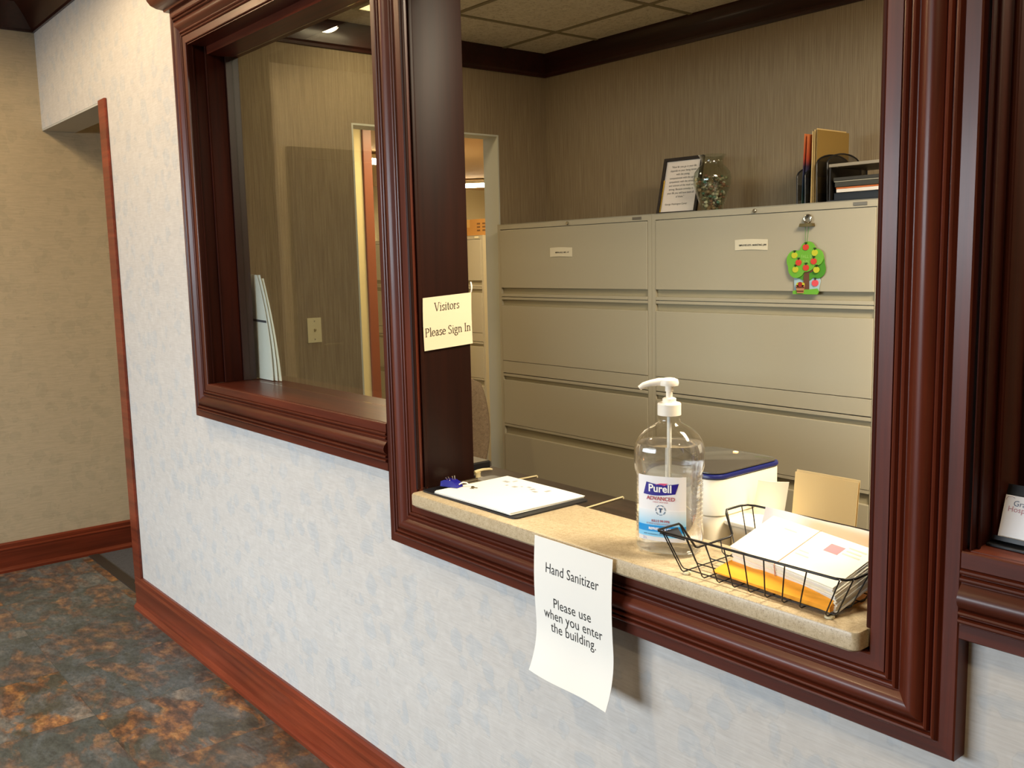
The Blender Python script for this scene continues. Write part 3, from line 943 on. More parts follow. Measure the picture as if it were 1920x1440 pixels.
# ------------------------------------------------------------------ desk behind the counter and things on it
DZ = .74
DK = thing('desk', 'dark brown laminate desk behind the reception counter', 'desk', (0, 0, 0))
slab(MB(), -3.0, -.72, WT+.004, .797, DZ-.03, DZ, .01, .003).build('desktop', M['desk'], DK, 40)
for x in (-2.97, -.76):
    MB().box(x, x+.025, WT+.02, .77, 0, DZ-.03).build('side_panel', M['desk'], DK)
MB().box(-2.945, -.76, .34, .36, .25, DZ-.03).build('modesty_panel', M['desk'], DK)

BX = thing('laptop_tray', 'flat black plastic box at the far left edge of the desk', 'box', (-2.795, .665, DZ))
MB().box(-.19, .19, -.16, .115, 0, .026, .004).build('box_body', M['black'], BX)
MB().box(.07, .185, .02, .11, .0262, .0272).build('grey_pad', plain('grey_pad', '#615a4c', .6), BX)
HP = thing('hole_punch', 'grey and black paper punch with cream handle on the desk behind the clipboard', 'punch', (-2.495, .59, DZ), D2R(92))
MB().box(-.065, .062, -.02, .02, 0, .007, .0015).build('base', M['grey_metal'], HP)
MB().box(-.018, .022, -.024, .024, .007, .022, .003).build('housing', M['black'], HP)
hm = MB().lathe([(.011, 0), (.0105, .012), (.012, .016)], (.048, 0, .007), 16)
hm.tube([(.036, 0, .0255), (.050, 0, .0275), (.070, 0, .028), (.098, 0, .026), (.112, 0, .0225)], [.0045, .005, .005, .0045, .0035], 12)
hm.build('handle', M['cream_plastic'], HP, 45)
for k, (x0, y0, x1, y1, lb) in enumerate(((-2.39, .60, -2.378, .800, 'farther cream hooked strip over the desk edge, partly behind the sign-in sheets'),
                                          (-1.948, .50, -1.975, .800, 'cream hooked strip over the desk edge, the one nearer the bottle'))):
    mb = MB().tube([(x0, y0, DZ+.0035), (x1, y1, DZ+.0035), (x1, .8025, DZ+.002), (x1, .8025, DZ-.012)], .0027, 8)
    tag(mb.build('hook_strip', M['cream_plastic'], None, 40), lb, 'hook', 'cream hooked strips on the desk')
# printer
PR = thing('label_printer', 'ivory desktop printer with dark navy-edged lid on the desk behind the bottle', 'printer', (-1.262, .35, DZ))
def rr_prism(x0, x1, y0, y1, z0, z1, r, b=.002):
    m = MB()
    slab(m, x0, x1, y0, y1, z0, z1, r, b)
    return m
rr_prism(-.215, .0, .0, .245, 0, .165, .035).build('base', M['printer_white'], PR, 40)
rr_prism(-.215, .002, -.002, .245, .1665, .248, .037).build('upper_body', M['printer_white'], PR, 40)
rr_prism(-.217, .004, -.004, .247, .249, .259, .038, .003).build('lid_edge', M['navy'], PR, 40)
rr_prism(-.211, -.002, .002, .241, .2592, .2645, .034, .002).build('lid', M['printer_lid'], PR, 40)
sh = MB()
slab(sh, .001, .125, .02, .12, .150, .160, .012, .002)
sh.build('output_shelf', M['printer_white'], PR, 40)
MB().lathe([(.036, 0), (.038, .003), (.038, .149)], (.042, .062, 0), 28).build('paper_column', M['printer_white'], PR, 40)
MB().sheet(lambda u, v: (.012+.060*u+.012*v, .118+.028*u*u, .1615+.075*v), 10, 6, .002).build('paper_guide', M['printer_white'], PR, 60)
MB().box(-.12, -.11, .215, .223, .2646, .2662).build('indicator_light', emis('indicator_orange', '#ff9a3c', 2.0), PR)
# manila folder behind printer
MF = thing('manila_folder', 'tan manila folder standing upright on the desk beside the ivory printer', 'folder', (-1.09, .47, DZ))
MB().sheet(lambda u, v: (-.075+.150*u, .002*math.sin(u*3)+.03*v, .262*v), 6, 3, .0012).build('front_flap', M['manila'], MF, 50)
MB().sheet(lambda u, v: (-.075+.150*u, .006+.03*v, .266*v), 4, 3, .0012).build('back_flap', M['manila_pale'], MF, 50)
o = MB().sheet(lambda u, v: (-.02+.04*u, .0, .155*v), 2, 2, .002).build('orange_folder', plain('orange_card', '#d98a35', .6), None)
o.location = (-1.425, .20, DZ)
o.rotation_euler = (D2R(-6), 0, D2R(40))
tag(o, 'thin orange card peeking up behind the counter left of the sanitizer bottle', 'card')

# ------------------------------------------------------------------ file cabinets
CF, CH = 1.85, 1.657   # front plane, height
def cabinet(name, label, x0, wd, front, h, depth, group, cards=(), axis=0):
    """built facing -y with its front-left foot at the origin"""
    t = thing(name, label, 'cabinet', (x0, front, 0), 0, group)
    k = h/1.657
    sw = .022
    MB().box(0, wd, .022, depth, 0, h-.001).box(0, sw, 0, .022, 0, h-.001).box(wd-sw, wd, 0, .022, 0, h-.001).box(sw, wd-sw, 0, .022, 1.631*k, h-.001).box(sw, wd-sw, .0005, .022, 0, .055*k).build('body', M['cab'], t)
    MB().box(-.0, wd, -.002, depth, h-.001, h).build('top_panel', M['cab'], t)
    a, b_ = sw+.002, wd-sw-.002
    fr = [(1.629, 1.332), (1.241, .952), (.852, .617), (.563, .327), (.273, .060)]
    for i, (zt, zb) in enumerate(fr):
        m = MB().box(a, b_, -.003, .02, zb*k, zt*k-.0015, .0018)
        d = m.build('drawer', M['cab'], t)
        r = MB()
        if i == 0:
            r.box(a, b_, -.002, .018, 1.2865*k, 1.301*k, .001)
            MB().box(a, b_, .012, .0215, 1.3015*k, 1.3315*k).build('finger_pull', M['cab_in'], d)
        else:
            top = fr[i-1][1]
            rail_t = 1.285 if i == 1 else (.885 if i == 2 else (fr[i][0]+.054))
            rail_b = 1.271 if i == 1 else (.870 if i == 2 else (fr[i][0]+.040))
            r.box(a, b_, -.002, .018, rail_b*k, rail_t*k-.0015, .001)
            MB().box(a, b_, .012, .0215, zt*k-.001, rail_b*k-.0005).build('finger_pull', M['cab_in'], d)
            if i == 2:
                r.box(a, b_, -.002, .018, .8875*k, .950*k, .001)
        r.build('drawer_rail', M['cab'], d)
        if i == 0:
            for (cx, cz, cw, chh, txt) in cards:
                cd = MB().sheet(lambda u, v: (cx-cw/2+cw*u, -.0045-.0006*math.sin(u*3), cz-chh/2+chh*v+.002*math.sin(u*4)), 6, 2, .0006).build('label_card', plain('card_cream', '#e2d8bf', .6), d)
                tm = MB()
                put_text(tm, txt, .0088, cx+.008, cz-.004, lambda u, v: (u, -.0062, v), sx=.9, bold=.0002)
                tm.build('lettering', M['ink'], cd)
    lk = MB().lathe([(.008, 0), (.008, .006), (.006, .008), (.001, .0082)], (0, 0, 0), 16).build('lock', M['chrome'], t, 40)
    lk.rotation_euler = (PI/2, 0, 0)
    lk.location = (wd*.503, -.001, h-.0155)
    MB().box(wd*.895, wd*.945, -.0025, .0, h-.020, h-.008, .001).build('nameplate', M['grey_metal'] if cards and cards[0][0] > .45 else plain('pale_plate', '#e6dcb8', .3), t)
    return t
CW = 1.067
cabinet('file_cabinet', 'left putty-coloured lateral file cabinet beside the office doorway', -3.868, CW, CF, CH, .44, 'lateral file cabinets in the office', [(.490, 1.506, .158, .044, 'MEDICAL BILLS - MISC. - AP')])
cabinet('file_cabinet', 'right putty-coloured lateral file cabinet with a vase and a tree ornament', -2.800, CW, CF, CH, .44, 'lateral file cabinets in the office', [(.522, 1.5115, .155, .041, 'EMPLOYEE LISTS - MARKETING | JAN')])

# picture frame with a quotation
FR = thing('picture_frame', 'dark gilt-edged frame with a printed quotation standing on the right cabinet', 'frame', (-2.83, 2.05, CH), D2R(4))
lean = D2R(14)
def frp(u, v, d):     # u across, v up along the leaning plane, d towards viewer
    return (u, v*math.sin(lean) - d*math.cos(lean), v*math.cos(lean)+d*math.sin(lean))
fw_, fh_ = .215, .262
fm = MB()
for (u0, u1, v0, v1) in ((-fw_/2, fw_/2, fh_-.013, fh_), (-fw_/2, fw_/2, 0, .013), (-fw_/2, -fw_/2+.013, .013, fh_-.013), (fw_/2-.013, fw_/2, .013, fh_-.013)):
    fm.prism([(u0, v0), (u1, v0), (u1, v1), (u0, v1)], lambda u, v, h: frp(u, v, h), 0, .014)
fm.build('frame_moulding', plain('dark_frame_wood', '#1d110a', .7), FR)
GILT = plain('gilt', '#c9a94a', .35, 1)
for (u0, u1, v0, v1) in ((-fw_/2+.013, -fw_/2+.0165, .013, fh_-.10), (fw_/2-.016, fw_/2-.013, .013, fh_-.12)):
    MB().prism([(u0, v0), (u1, v0), (u1, v1), (u0, v1)], lambda u, v, h: frp(u, v, h), .003, .0105).build('gilt_edge', GILT, FR)
MB().prism([(-fw_/2+.013, .012), (fw_/2-.013, .012), (fw_/2-.013, fh_-.012), (-fw_/2+.013, fh_-.012)], lambda u, v, h: frp(u, v, h), .001, .004).build('printed_page', plain('frame_page', '#e4d9cf', .6), FR)
MB().prism([(-.02, .0), (.02, .0), (.008, .2), (-.008, .2)], lambda u, v, h: (u, .056+h+.05*(1-v/.2), v), 0, .004).build('easel_back', M['black'], FR)
for i, s in enumerate(('"How far you go in your life', 'depends on your being tender', 'with the young,', 'compassionate with the aged,', 'sympathetic with the striving,', 'and tolerant of the weak and', 'strong. Because someday in', 'your life you will have been all', 'of these."')):
    fx = MB()
    put_text(fx, s, .0135, .004, fh_-.045-.0172*i, lambda u, v: frp(u, v, .0046), sx=.88)
    fx.build('lettering', M['ink'], FR)
fx = MB()
put_text(fx, 'George Washington Carver', .0125, -.012, .046, lambda u, v: frp(u, v, .0046), sx=.86)
fx.build('lettering', M['ink'], FR)

# vase with stones
VS = thing('glass_vase', 'clear glass vase filled with coloured stones standing beside the printed quotation', 'vase', (-2.625, 2.04, CH))
vp = [(.038, 0), (.045, .004), (.052, .03), (.066, .075), (.079, .118), (.0815, .142), (.077, .168), (.062, .188), (.048, .200), (.045, .212), (.047, .225), (.056, .238), (.060, .242)]
inner = [(r-.003, z+.003) for r, z in vp]
vm = MB()
nseg = 40
pr = vp + [(vp[-1][0]-.003, vp[-1][1])] + inner[::-1][1:]
vm.lathe(pr, n=nseg)
vm.build('vase_body', M['vase_glass'], VS, 60)
def stone_mat():
    t = NT('mixed_stones')
    g = t.n('ShaderNodeNewGeometry')
    c = t.ramp(g.outputs['Random Per Island'], [(0, lin('#5f5a40')), (.2, lin('#7d7a5a')), (.36, lin('#4a6e5c')), (.46, lin('#8f7050')), (.62, lin('#b5aa8c')), (.8, lin('#8a5f48')), (.92, lin('#cfc8b0'))])
    c.node.color_ramp.interpolation = 'CONSTANT'
    t.set(Base_Color=c, Roughness=.18)
    return t.m
sm = MB()
for k in range(230):
    z = random.uniform(.008, .155)
    for (r0, z0), (r1, z1) in zip(inner[:-1], inner[1:]):
        if z0 <= z <= z1:
            rmax = r0+(r1-r0)*(z-z0)/max(1e-6, z1-z0)
            break
    sr = random.uniform(.006, .0125)
    rr_ = (rmax-sr-.001)*(random.random()**.35)
    an = random.uniform(0, 2*PI)
    bm = bmesh.new()
    bmesh.ops.create_icosphere(bm, subdivisions=1, radius=sr)
    fx_ = (random.uniform(.8, 1.1), random.uniform(.8, 1.1), random.uniform(.6, .9))
    sm.add([(rr_*math.cos(an)+q.co.x*fx_[0], rr_*math.sin(an)+q.co.y*fx_[1], z+q.co.z*fx_[2]) for q in bm.verts], [[q.index for q in f.verts] for f in bm.faces])
    bm.free()
o = sm.build('decorative_stones', stone_mat(), None, 80)
o.location = VS.location
tag(o, 'mix of coloured stones and beads filling the glass vase', 'stones', kind='stuff')

# file sorter, folders and letter tray on the right cabinet
FS = thing('file_sorter', 'black mesh upright file sorter with arched dividers on the right cabinet', 'sorter', (-2.085, 2.06, CH))
def divider(px, tilt):
    """panel facing +x with arched top"""
    hz = .105 if px < 0 else .145
    poly = [(-.115, 0), (.115, 0), (.115, hz)] + [(.115*math.cos(D2R(a_)), hz+.042*math.sin(D2R(a_))) for a_ in range(10, 171, 16)] + [(-.115, hz)]
    m = MB()
    ring = [(px+tilt*v, u, v) for u, v in poly]
    m.tube(ring, .003, 6, closed=True)
    return m, poly
tm_ = NT('black_wire_mesh')
chk = tm_.n('ShaderNodeTexChecker', {'Vector': tm_.obj((420, 420, 420)), 'Scale': 1.0, 'Color1': (1, 1, 1, 1), 'Color2': (.25, .25, .25, 1)})
trn = tm_.n('ShaderNodeBsdfTransparent')
mxs = tm_.n('ShaderNodeMixShader', {0: chk.outputs['Fac'], 1: trn.outputs[0], 2: tm_.b.outputs[0]})
tm_.set(Base_Color=lin('#1b1712'), Roughness=.5)
tm_.link(mxs.outputs[0], tm_.out.inputs['Surface'])
M['mesh_black'] = tm_.m
for i, px in enumerate((-.055, -.02, .03, .075)):
    m, poly = divider(px, -.02)
    d = m.build('divider', M['black'], FS, 50)
    MB().prism([(u*.97, v*.985+.002) for u, v in poly], lambda u, v, h, px=px: (px-.02*v+h, u, v), -.0006, .0006).build('mesh_panel', M['mesh_black'], d)
MB().box(-.06, .08, -.115, .115, 0, .004).build('base', M['black'], FS)
def card(x0, name, mat, label, h, tilt, d=.20, th=.0016, z0=.006, y0=0):
    o = MB().sheet(lambda u, v: (tilt*v*h, -d/2+d*u, v*h), 2, 4, th).build(name, mat, None)
    o.location = (FS.location.x+x0, FS.location.y+y0, CH+z0)
    return tag(o, label, 'folder', 'folders in the file sorter')
def grad_card():
    t = NT('orange_to_navy_cover')
    s_ = t.n('ShaderNodeSeparateXYZ', {'Vector': t.obj()})
    t.set(Base_Color=t.ramp(t.math('DIVIDE', s_.outputs['Z'], .27), [(.0, lin('#3d5a4a')), (.3, lin('#2e4468')), (.52, lin('#3a2c44')), (.62, lin('#b04a34')), (1, lin('#d8804a'))]), Roughness=.4)
    return t.m
gc = grad_card()
card(-.045, 'printed_folder', gc, 'orange and navy printed folder leftmost in the black file sorter', .262, .03)
card(-.034, 'printed_folder', gc, 'orange and navy printed folder second from left in the black file sorter', .258, .04)
card(-.006, 'file_folder', M['manila_pale'], 'pale manila folder in the middle of the black file sorter', .268, .015)
card(.004, 'file_folder', M['manila_pale'], 'pale manila folder behind the golden one in the file sorter', .272, .01)
card(.014, 'file_folder', M['manila'], 'tan manila folder next to the golden folder in the file sorter', .276, .008)
card(.022, 'file_folder', M['manila_shaded'], 'golden folder with broad face coloured darker as in shade, rightmost in the file sorter', .270, .004, .215, .003)
LT = thing('document_tray', 'black mesh paper tray with a pale top shelf, against the right frame stile', 'tray', (-1.885, 2.04, CH))
MB().box(-.10, .17, -.13, .13, .127, .139, .002).build('top_shelf', plain('grey_shelf', '#968b78', .4), LT)
for (x, y) in ((-.096, -.126), (.166, -.126), (-.096, .126), (.166, .126)):
    MB().tube([(x, y, 0), (x, y, .127)], .003, 8).build('leg', M['black'], LT)
MB().box(-.097, -.094, -.12, .12, .01, .127).build('mesh_side', M['mesh_black'], LT)
MB().box(-.1, .17, -.13, .13, .004, .008).build('bottom_shelf', M['black'], LT)
bz = .0085
for i, (th, mat, nm, lb, x0, y0) in enumerate(((.026, M['black'], 'binder', 'black binder at the bottom of the document tray', .0, .0),
                                              (.013, plain('white_report', '#e0d8cf', .5), 'booklet', 'white booklet lying on the black binder in the document tray', .03, -.01),
                                              (.007, plain('orange_report', '#c4682c', .5), 'booklet', 'orange-brown booklet above the white one in the document tray', .025, -.008),
                                              (.018, plain('dark_olive_report', '#38352a', .5), 'binder', 'dark olive binder above the orange booklet in the document tray', .02, -.012),
                                              (.004, plain('pale_edge', '#a9a594', .4), 'booklet', 'thin pale grey booklet between the two dark binders', .012, -.012),
                                              (.013, plain('dark_olive_report2', '#332f26', .5), 'binder', 'dark topmost binder in the document tray', .01, -.014))):
    o = MB().box(-.085+x0*.5, .155, -.115, .11, 0, th-.0006, .001).build(nm, mat, None)
    o.location = (LT.location.x, LT.location.y+y0, CH+bz)
    tag(o, lb, 'book', 'papers in the document tray')
    bz += th

# bulldog clip and tree ornament on the right cabinet
CX = -2.024
CL = thing('bulldog_clip', 'small steel bulldog clip stuck to the top drawer of the right cabinet', 'clip', (CX, CF-.004, 1.571))
MB().prism([(-.029, 0), (.029, 0), (.026, .012), (-.026, .012)], lambda u, v, h: (u, -h, v), .0005, .018).build('jaw', M['brass'], CL)
cm = MB()
for s in (-1, 1):
    cm.tube([(s*.004+.014*math.cos(2*PI*k/18), -.006-.004*s, .028+.015*math.sin(2*PI*k/18)) for k in range(18)], .0032, 8, closed=True)
cm.build('grip', M['chrome'], CL, 50)
OR = thing('tree_ornament', 'green foam apple tree ornament hanging from the bulldog clip', 'ornament', (CX, CF-.006, 1.32))
def flat(poly, h0, h1, mat, nm, par=OR, dx=0, dz=0):
    return MB().prism(poly, lambda u, v, h: (u+dx, -h, v+dz), h0, h1).build(nm, mat, par)
def blob(cs, n=48):
    """outline of a union of circles seen from their centroid"""
    cx = sum(c_[0] for c_ in cs)/len(cs)
    cz = sum(c_[1] for c_ in cs)/len(cs)
    out = []
    for k in range(n):
        an = 2*PI*k/n
        d = (math.cos(an), math.sin(an))
        best = .005
        for (x, z, r) in cs:
            ox, oz = x-cx, z-cz
            bq = ox*d[0]+oz*d[1]
            cq = ox*ox+oz*oz-r*r
            disc = bq*bq-cq
            if disc > 0:
                best = max(best, bq+math.sqrt(disc))
        out.append((cx+d[0]*best, cz+d[1]*best))
    return out
G1, G2, SKY, TRK = plain('foam_green', '#6fb534', .7), plain('foam_dark_green', '#4b9424', .7), plain('foam_sky', '#a9c6d2', .7), plain('foam_brown', '#6b4330', .7)
flat([(-.052, .012), (.05, .012), (.058, .05), (.05, .085), (-.055, .085)], 0, .003, SKY, 'sky_panel')
flat(blob([(0, .085, .035), (.045, .095, .035), (.03, .12, .045), (-.03, .10, .04)]), .003, .0055, G2, 'lower_crown')
flat([(-.012, .014), (.014, .014), (.012, .08), (.03, .088), (.03, .094), (.012, .094), (.016, .11), (-.004, .1), (-.01, .07)], .0056, .0075, TRK, 'trunk')
flat(blob([(-.045, .128, .038), (-.04, .098, .036), (.008, .165, .032), (.042, .138, .032), (0, .13, .045)]), .0078, .0108, G1, 'upper_crown')
flat([(-.055, .002), (.05, .002), (.055, .012), (.048, .024), (.01, .02), (-.03, .02), (-.055, .014)], .0056, .009, G1, 'grass')
RED, YEL, LEAF = plain('foam_red', '#d8402c', .6), plain('foam_yellow', '#c9c92c', .6), plain('leaf_dark', '#24330f', .7)
def apple(x, z, mat, h=.0109, r=.0115):
    poly = []
    for k in range(20):
        an = 2*PI*k/20
        rr = r*(1+.10*abs(math.cos(an)))*(1-.14*max(0, math.sin(an))**6)
        poly.append((rr*math.cos(an), rr*math.sin(an)))
    o = flat(poly, h, h+.0022, mat, 'apple', OR, x, z)
    flat([(-.001, r*.8), (.0012, r*.8), (.002, r*1.35), (.008, r*1.25), (.004, r*1.6), (-.006, r*1.55), (-.002, r*1.25)], h, h+.003, LEAF, 'apple_leaf', o, x, z)
    return o
for x, z, m_ in ((.0, .176, RED), (-.048, .147, YEL), (.038, .155, YEL), (-.030, .120, RED), (.034, .124, RED), (-.043, .094, YEL), (.002, .101, RED), (.046, .093, YEL)):
    apple(x, z, m_)
apple(.037, .044, plain('foam_pink', '#e8505a', .6), .0034, .0125)
bk = flat([(-.040, .036), (-.002, .036), (-.008, .006), (-.034, .006)], .0092, .0125, plain('basket_tan', '#c08a5c', .7), 'basket')
flat([(-.039, .030), (-.003, .030), (-.0042, .025), (-.0378, .025)], .0125, .0132, plain('basket_band', '#6e2f1e', .7), 'basket_band', bk)
flat([(-.0365, .016), (-.0055, .016), (-.0066, .011), (-.0354, .011)], .0125, .0132, plain('basket_band2', '#6e2f1e', .7), 'basket_band', bk)
flat(blob([(-.03, .038, .008), (-.012, .038, .008)]), .0085, .0125, YEL, 'basket_fruit', bk)
flat(blob([(-.021, .039, .009)]), .0126, .0138, plain('fruit_dark_red', '#a8281e', .6), 'basket_fruit', bk)
pgp = plain('pale_green_print', '#9fd06a', .6)
for s, sz, u0, z0 in (('FALL IS', .017, .004, .136), ('FUN', .015, 0, .118)):
    lt_ = MB()
    put_text(lt_, s, sz, u0, z0, lambda u, v: (u, -.0113, v), sx=.9)
    lt_.build('lettering', pgp, OR)
MB().tube([(-.004, -.009, .19), (-.006, -.008, .252)], .0009, 6).tube([(.002, -.009, .19), (.009, -.008, .252)], .0009, 6).build('string', plain('green_string', '#4f8a3c', .8), OR)

# ------------------------------------------------------------------ light switch, papers by the left window
LS = thing('light_switch', 'ivory light switch plate on the office wall seen through the left window', 'switch', (XL+.0005, .828, 1.17))
MB().box(0, .006, -.036, .036, -.058, .058, .002).build('plate', M['ivory_switch'], LS)
MB().prism([(-.004, -.006), (.004, -.006), (.012, .005), (.008, .008), (0, .006)], lambda u, v, h: (.006+max(0, u)*1.0, h, v), -.004, .004).build('toggle', plain('toggle_ivory', '#b8aa80', .4), LS)
for z in (-.042, .042):
    MB().box(.006, .007, -.003, .003, z-.003, z+.003).build('screw', M['chrome'], LS)
for i in range(3):
    y0 = .150+.006*i
    def lp_(u, v, i=i, y0=y0):
        bend = .006*math.sin(v*2.2)*(1+.5*i)
        return (-3.24+.216*u + .03*(1-v)+.018*i*(1-v) - (.062-.012*i)*v*v + bend, y0 + .002*math.sin(v*3+i) + (.010*v if u < .5 else .002*v), 1.0825+(.372-.012*i)*v - .012*v*u*(i == 0))
    o = MB().sheet(lp_, 6, 14, .0008).build('loose_paper', M['paper'] if i < 2 else M['paper_warm'], None, 60)
    tag(o, ('front', 'middle', 'back')[i] + ' sheet of the tall white papers leaning in the corner behind the left window glass', 'paper', 'papers leaning behind the left window')
    if i == 0:
        MB().sheet(lambda u, v: (lambda p: (p[0], p[1]-.0012, p[2]))(lp_(.02+.96*u, .545+.022*v)), 6, 2, .0008).build('dark_strip', plain('strip_grey', '#4a4d55', .5), o)

# card holder in the right window
CHD = thing('card_holder', 'black business card holder on the sill of the right window', 'holder', (-.535, .032, 1.080), D2R(-4))
def chp(u, v, d):
    t_ = D2R(18)
    return (u, v*math.sin(t_) - d*math.cos(t_), v*math.cos(t_)+d*math.sin(t_)+.004)
MB().prism([(-.004, .0), (.106, .0), (.106, .078), (-.004, .078)], lambda u, v, h: chp(u, v, h), -.003, .0).build('back_plate', M['black'], CHD)
MB().box(-.008, .11, -.022, .01, 0, .004, .001).build('base', M['black'], CHD)
MB().prism([(-.004, .0), (.106, .0), (.106, .006), (-.004, .006)], lambda u, v, h: chp(u, v, h), .012, .015).build('front_lip', M['black'], CHD)
for i in range(3):
    o = MB().prism([(0, .002), (.09, .002), (.09, .0625), (0, .0625)], lambda u, v, h: chp(u, v, h), .0012+.003*i, .0012+.003*i+.0026).build('business_card', plain('card_white_%d' % i, '#f4f2f2', .5), None)
    o.location = CHD.location
    o.rotation_euler = CHD.rotation_euler
    tag(o, 'front white hospice business card in the black holder on the right window sill' if i == 2 else 'white business card hidden behind the front one in the black holder', 'card', 'business cards in the holder')
    if i == 2:
        m_ = MB()
        put_text(m_, 'Grane', .0105, .012, .049, lambda u, v: chp(u, v, .0104), align='LEFT', sx=1.0)
        m_.build('lettering', plain('card_ink_blue', '#6a7488', .6), o)
        m_ = MB()
        put_text(m_, 'Hospice', .0105, .006, .041, lambda u, v: chp(u, v, .0104), align='LEFT', sx=1.0)
        m_.build('lettering', plain('card_ink_rose', '#c08a94', .6), o)
        MB().tube([chp(.008+.006*math.cos(D2R(a_)), .057+.004*math.sin(D2R(a_)), .0104) for a_ in range(40, 220, 20)], .0004, 6).build('logo_swirl', plain('card_ink_grey', '#b9a9ad', .6), o)

# ------------------------------------------------------------------ office chair between desk and doorway
CHA = thing('office_chair', 'taupe fabric office chair behind the desk in front of the office doorway', 'chair', (-3.318, 1.064, 0), D2R(50.6))
def seat_pad(x0, x1, y0, y1, z0, z1, r, e):
    m = MB()
    slab(m, x0, x1, y0, y1, z0, z1, r, e)
    return m
seat_pad(-.24, .24, -.23, .22, .42, .50, .08, .03).build('seat', M['chair_fab'], CHA, 60)
bp = []
for j in range(13):
    v = j/12
    hw = .165 + .045*math.sin(PI*min(1, v*1.05))**.8
    for k in range(20):
        an = 2*PI*k/20
        ed = math.sin(PI*min(1, max(0, v)))**.5 if v in (0, 1) else 1
        hx = hw*math.copysign(abs(math.cos(an))**.7, math.cos(an))*(.55 if v in (0, 1) else 1)
        hy = .035*math.copysign(abs(math.sin(an))**.8, math.sin(an))*(.3 if v in (0, 1) else 1)
        bp.append((hx, .24+.05*v - .035*(hx/.2)**2 + hy, .50+.455*v))
bf = [(i*20+k, i*20+(k+1) % 20, (i+1)*20+(k+1) % 20, (i+1)*20+k) for i in range(12) for k in range(20)] + [tuple(range(19, -1, -1)), tuple(240+k for k in range(20))]
MB().add(bp, bf).build('backrest', M['chair_fab'], CHA, 70)
MB().tube([(0, .10, .41), (0, .27, .42), (0, .30, .5), (0, .285, .62)], .016, 10).build('back_support', M['black'], CHA, 60)
MB().tube([(0, 0, .10), (0, 0, .42)], .025, 14).build('column', M['black'], CHA, 60)
for k in range(5):
    an = 2*PI*k/5+.3
    lg = MB().tube([(0, 0, .11), (.15*math.cos(an), .15*math.sin(an), .095), (.27*math.cos(an), .27*math.sin(an), .07)], [.022, .018, .013], 8).build('leg', M['black'], CHA, 60)
    MB().lathe([(.012, 0), (.025, .004), (.027, .025), (.025, .046), (.012, .05)], (.27*math.cos(an), .27*math.sin(an), .003), 14).build('caster', M['black'], lg, 60)

# ------------------------------------------------------------------ store room things
for k, (xx, lb) in enumerate(((-7.23, 'farther left grey-beige file cabinet in the storeroom, glimpsed through the left window'), (-6.31, 'beige file cabinet in the storeroom carrying a cardboard box, seen through the office doorway'))):
    c_ = cabinet('file_cabinet', lb, 0, .91, 0, 1.657, .45, 'file cabinets in the storeroom')
    c_.location = (xx, 2.94, 0)
CBX = thing('cardboard_box', 'brown cardboard box on top of the storeroom cabinet', 'box', (-5.62, 3.16, 1.657), D2R(-90+3))
MB().box(-.19, .19, -.26, .26, 0, .118, .002).build('carton', M['cardboard'], CBX)
pm = MB()
for k in range(3):
    for q in range(2):
        pm.box(.1902, .1906, .10+.06*q, .135+.06*q, .03+.024*k, .042+.024*k)
pm.build('printed_marks', plain('carton_print', '#6e4a20', .8), CBX)
MB().box(-.03, .03, -.2605, .2605, .1182, .119).box(.1901, .1905, -.02, .02, .06, .118).build('tape', plain('carton_tape', '#c39a58', .4), CBX)
def strip_light(name, label, x, y, z, rz, L, grp):
    t = thing(name, label, 'light', (x, y, z), rz, grp)
    MB().box(-L/2, L/2, -.07, .07, .02, .05, .004).build('housing', plain('fixture_white', '#e8e0d0', .4), t)
    MB().tube([(-L/2+.02, -.03, .0), (L/2-.02, -.03, .0)], .019, 12).build('fluorescent_tube', M['tube'], t, 60)
    MB().tube([(-L/2+.02, .03, .0), (L/2-.02, .03, .0)], .019, 12).build('fluorescent_tube', M['tube'], t, 60)
    for s in (-1, 1):
        MB().tube([(s*L*.4, 0, .05), (s*L*.4, 0, HR-z)], .004, 6).build('hanger', M['chrome'], t)
    return t
M['tube'] = emis('fluorescent_glow', '#fff0cf', 14)
strip_light('ceiling_light', 'glowing fluorescent strip light in the storeroom seen above the cardboard box', -8.33, 5.13, HR-.07, D2R(40), 1.2, 'fluorescent strips in the storeroom')
strip_light('ceiling_light', 'small bright storeroom strip light glimpsed at the right edge of the left window', -6.72, 2.83, HR-.07, D2R(90), 1.2, 'fluorescent strips in the storeroom')

# ------------------------------------------------------------------ office ceiling lights
def troffer(label, x, y, w_, d_, glow):
    t = thing('ceiling_light', label, 'light', (x, y, HO), 0, 'troffer lights in the office ceiling')
    f = MB()
    for (x0, x1, y0, y1) in ((-w_/2, w_/2, -d_/2, -d_/2+.02), (-w_/2, w_/2, d_/2-.02, d_/2), (-w_/2, -w_/2+.02, -d_/2+.02, d_/2-.02), (w_/2-.02, w_/2, -d_/2+.02, d_/2-.02)):
        f.box(x0, x1, y0, y1, -.007, -.0005)
    f.build('frame', plain('troffer_frame', '#cfc6a6', .5), t)
    MB().box(-w_/2+.02, w_/2-.02, -d_/2+.02, d_/2-.02, -.005, -.001).build('diffuser', glow, t)
    return t
troffer('yellow glowing ceiling panel glimpsed at the top of the left window', -3.58, 1.101, .29, .29, emis('warm_diffuser', '#ffe49a', 1.1))
troffer('bright ceiling panel over the desk, out of view', -.35, .78, 1.2, .6, emis('bright_diffuser', '#ffe6b4', 2.0))
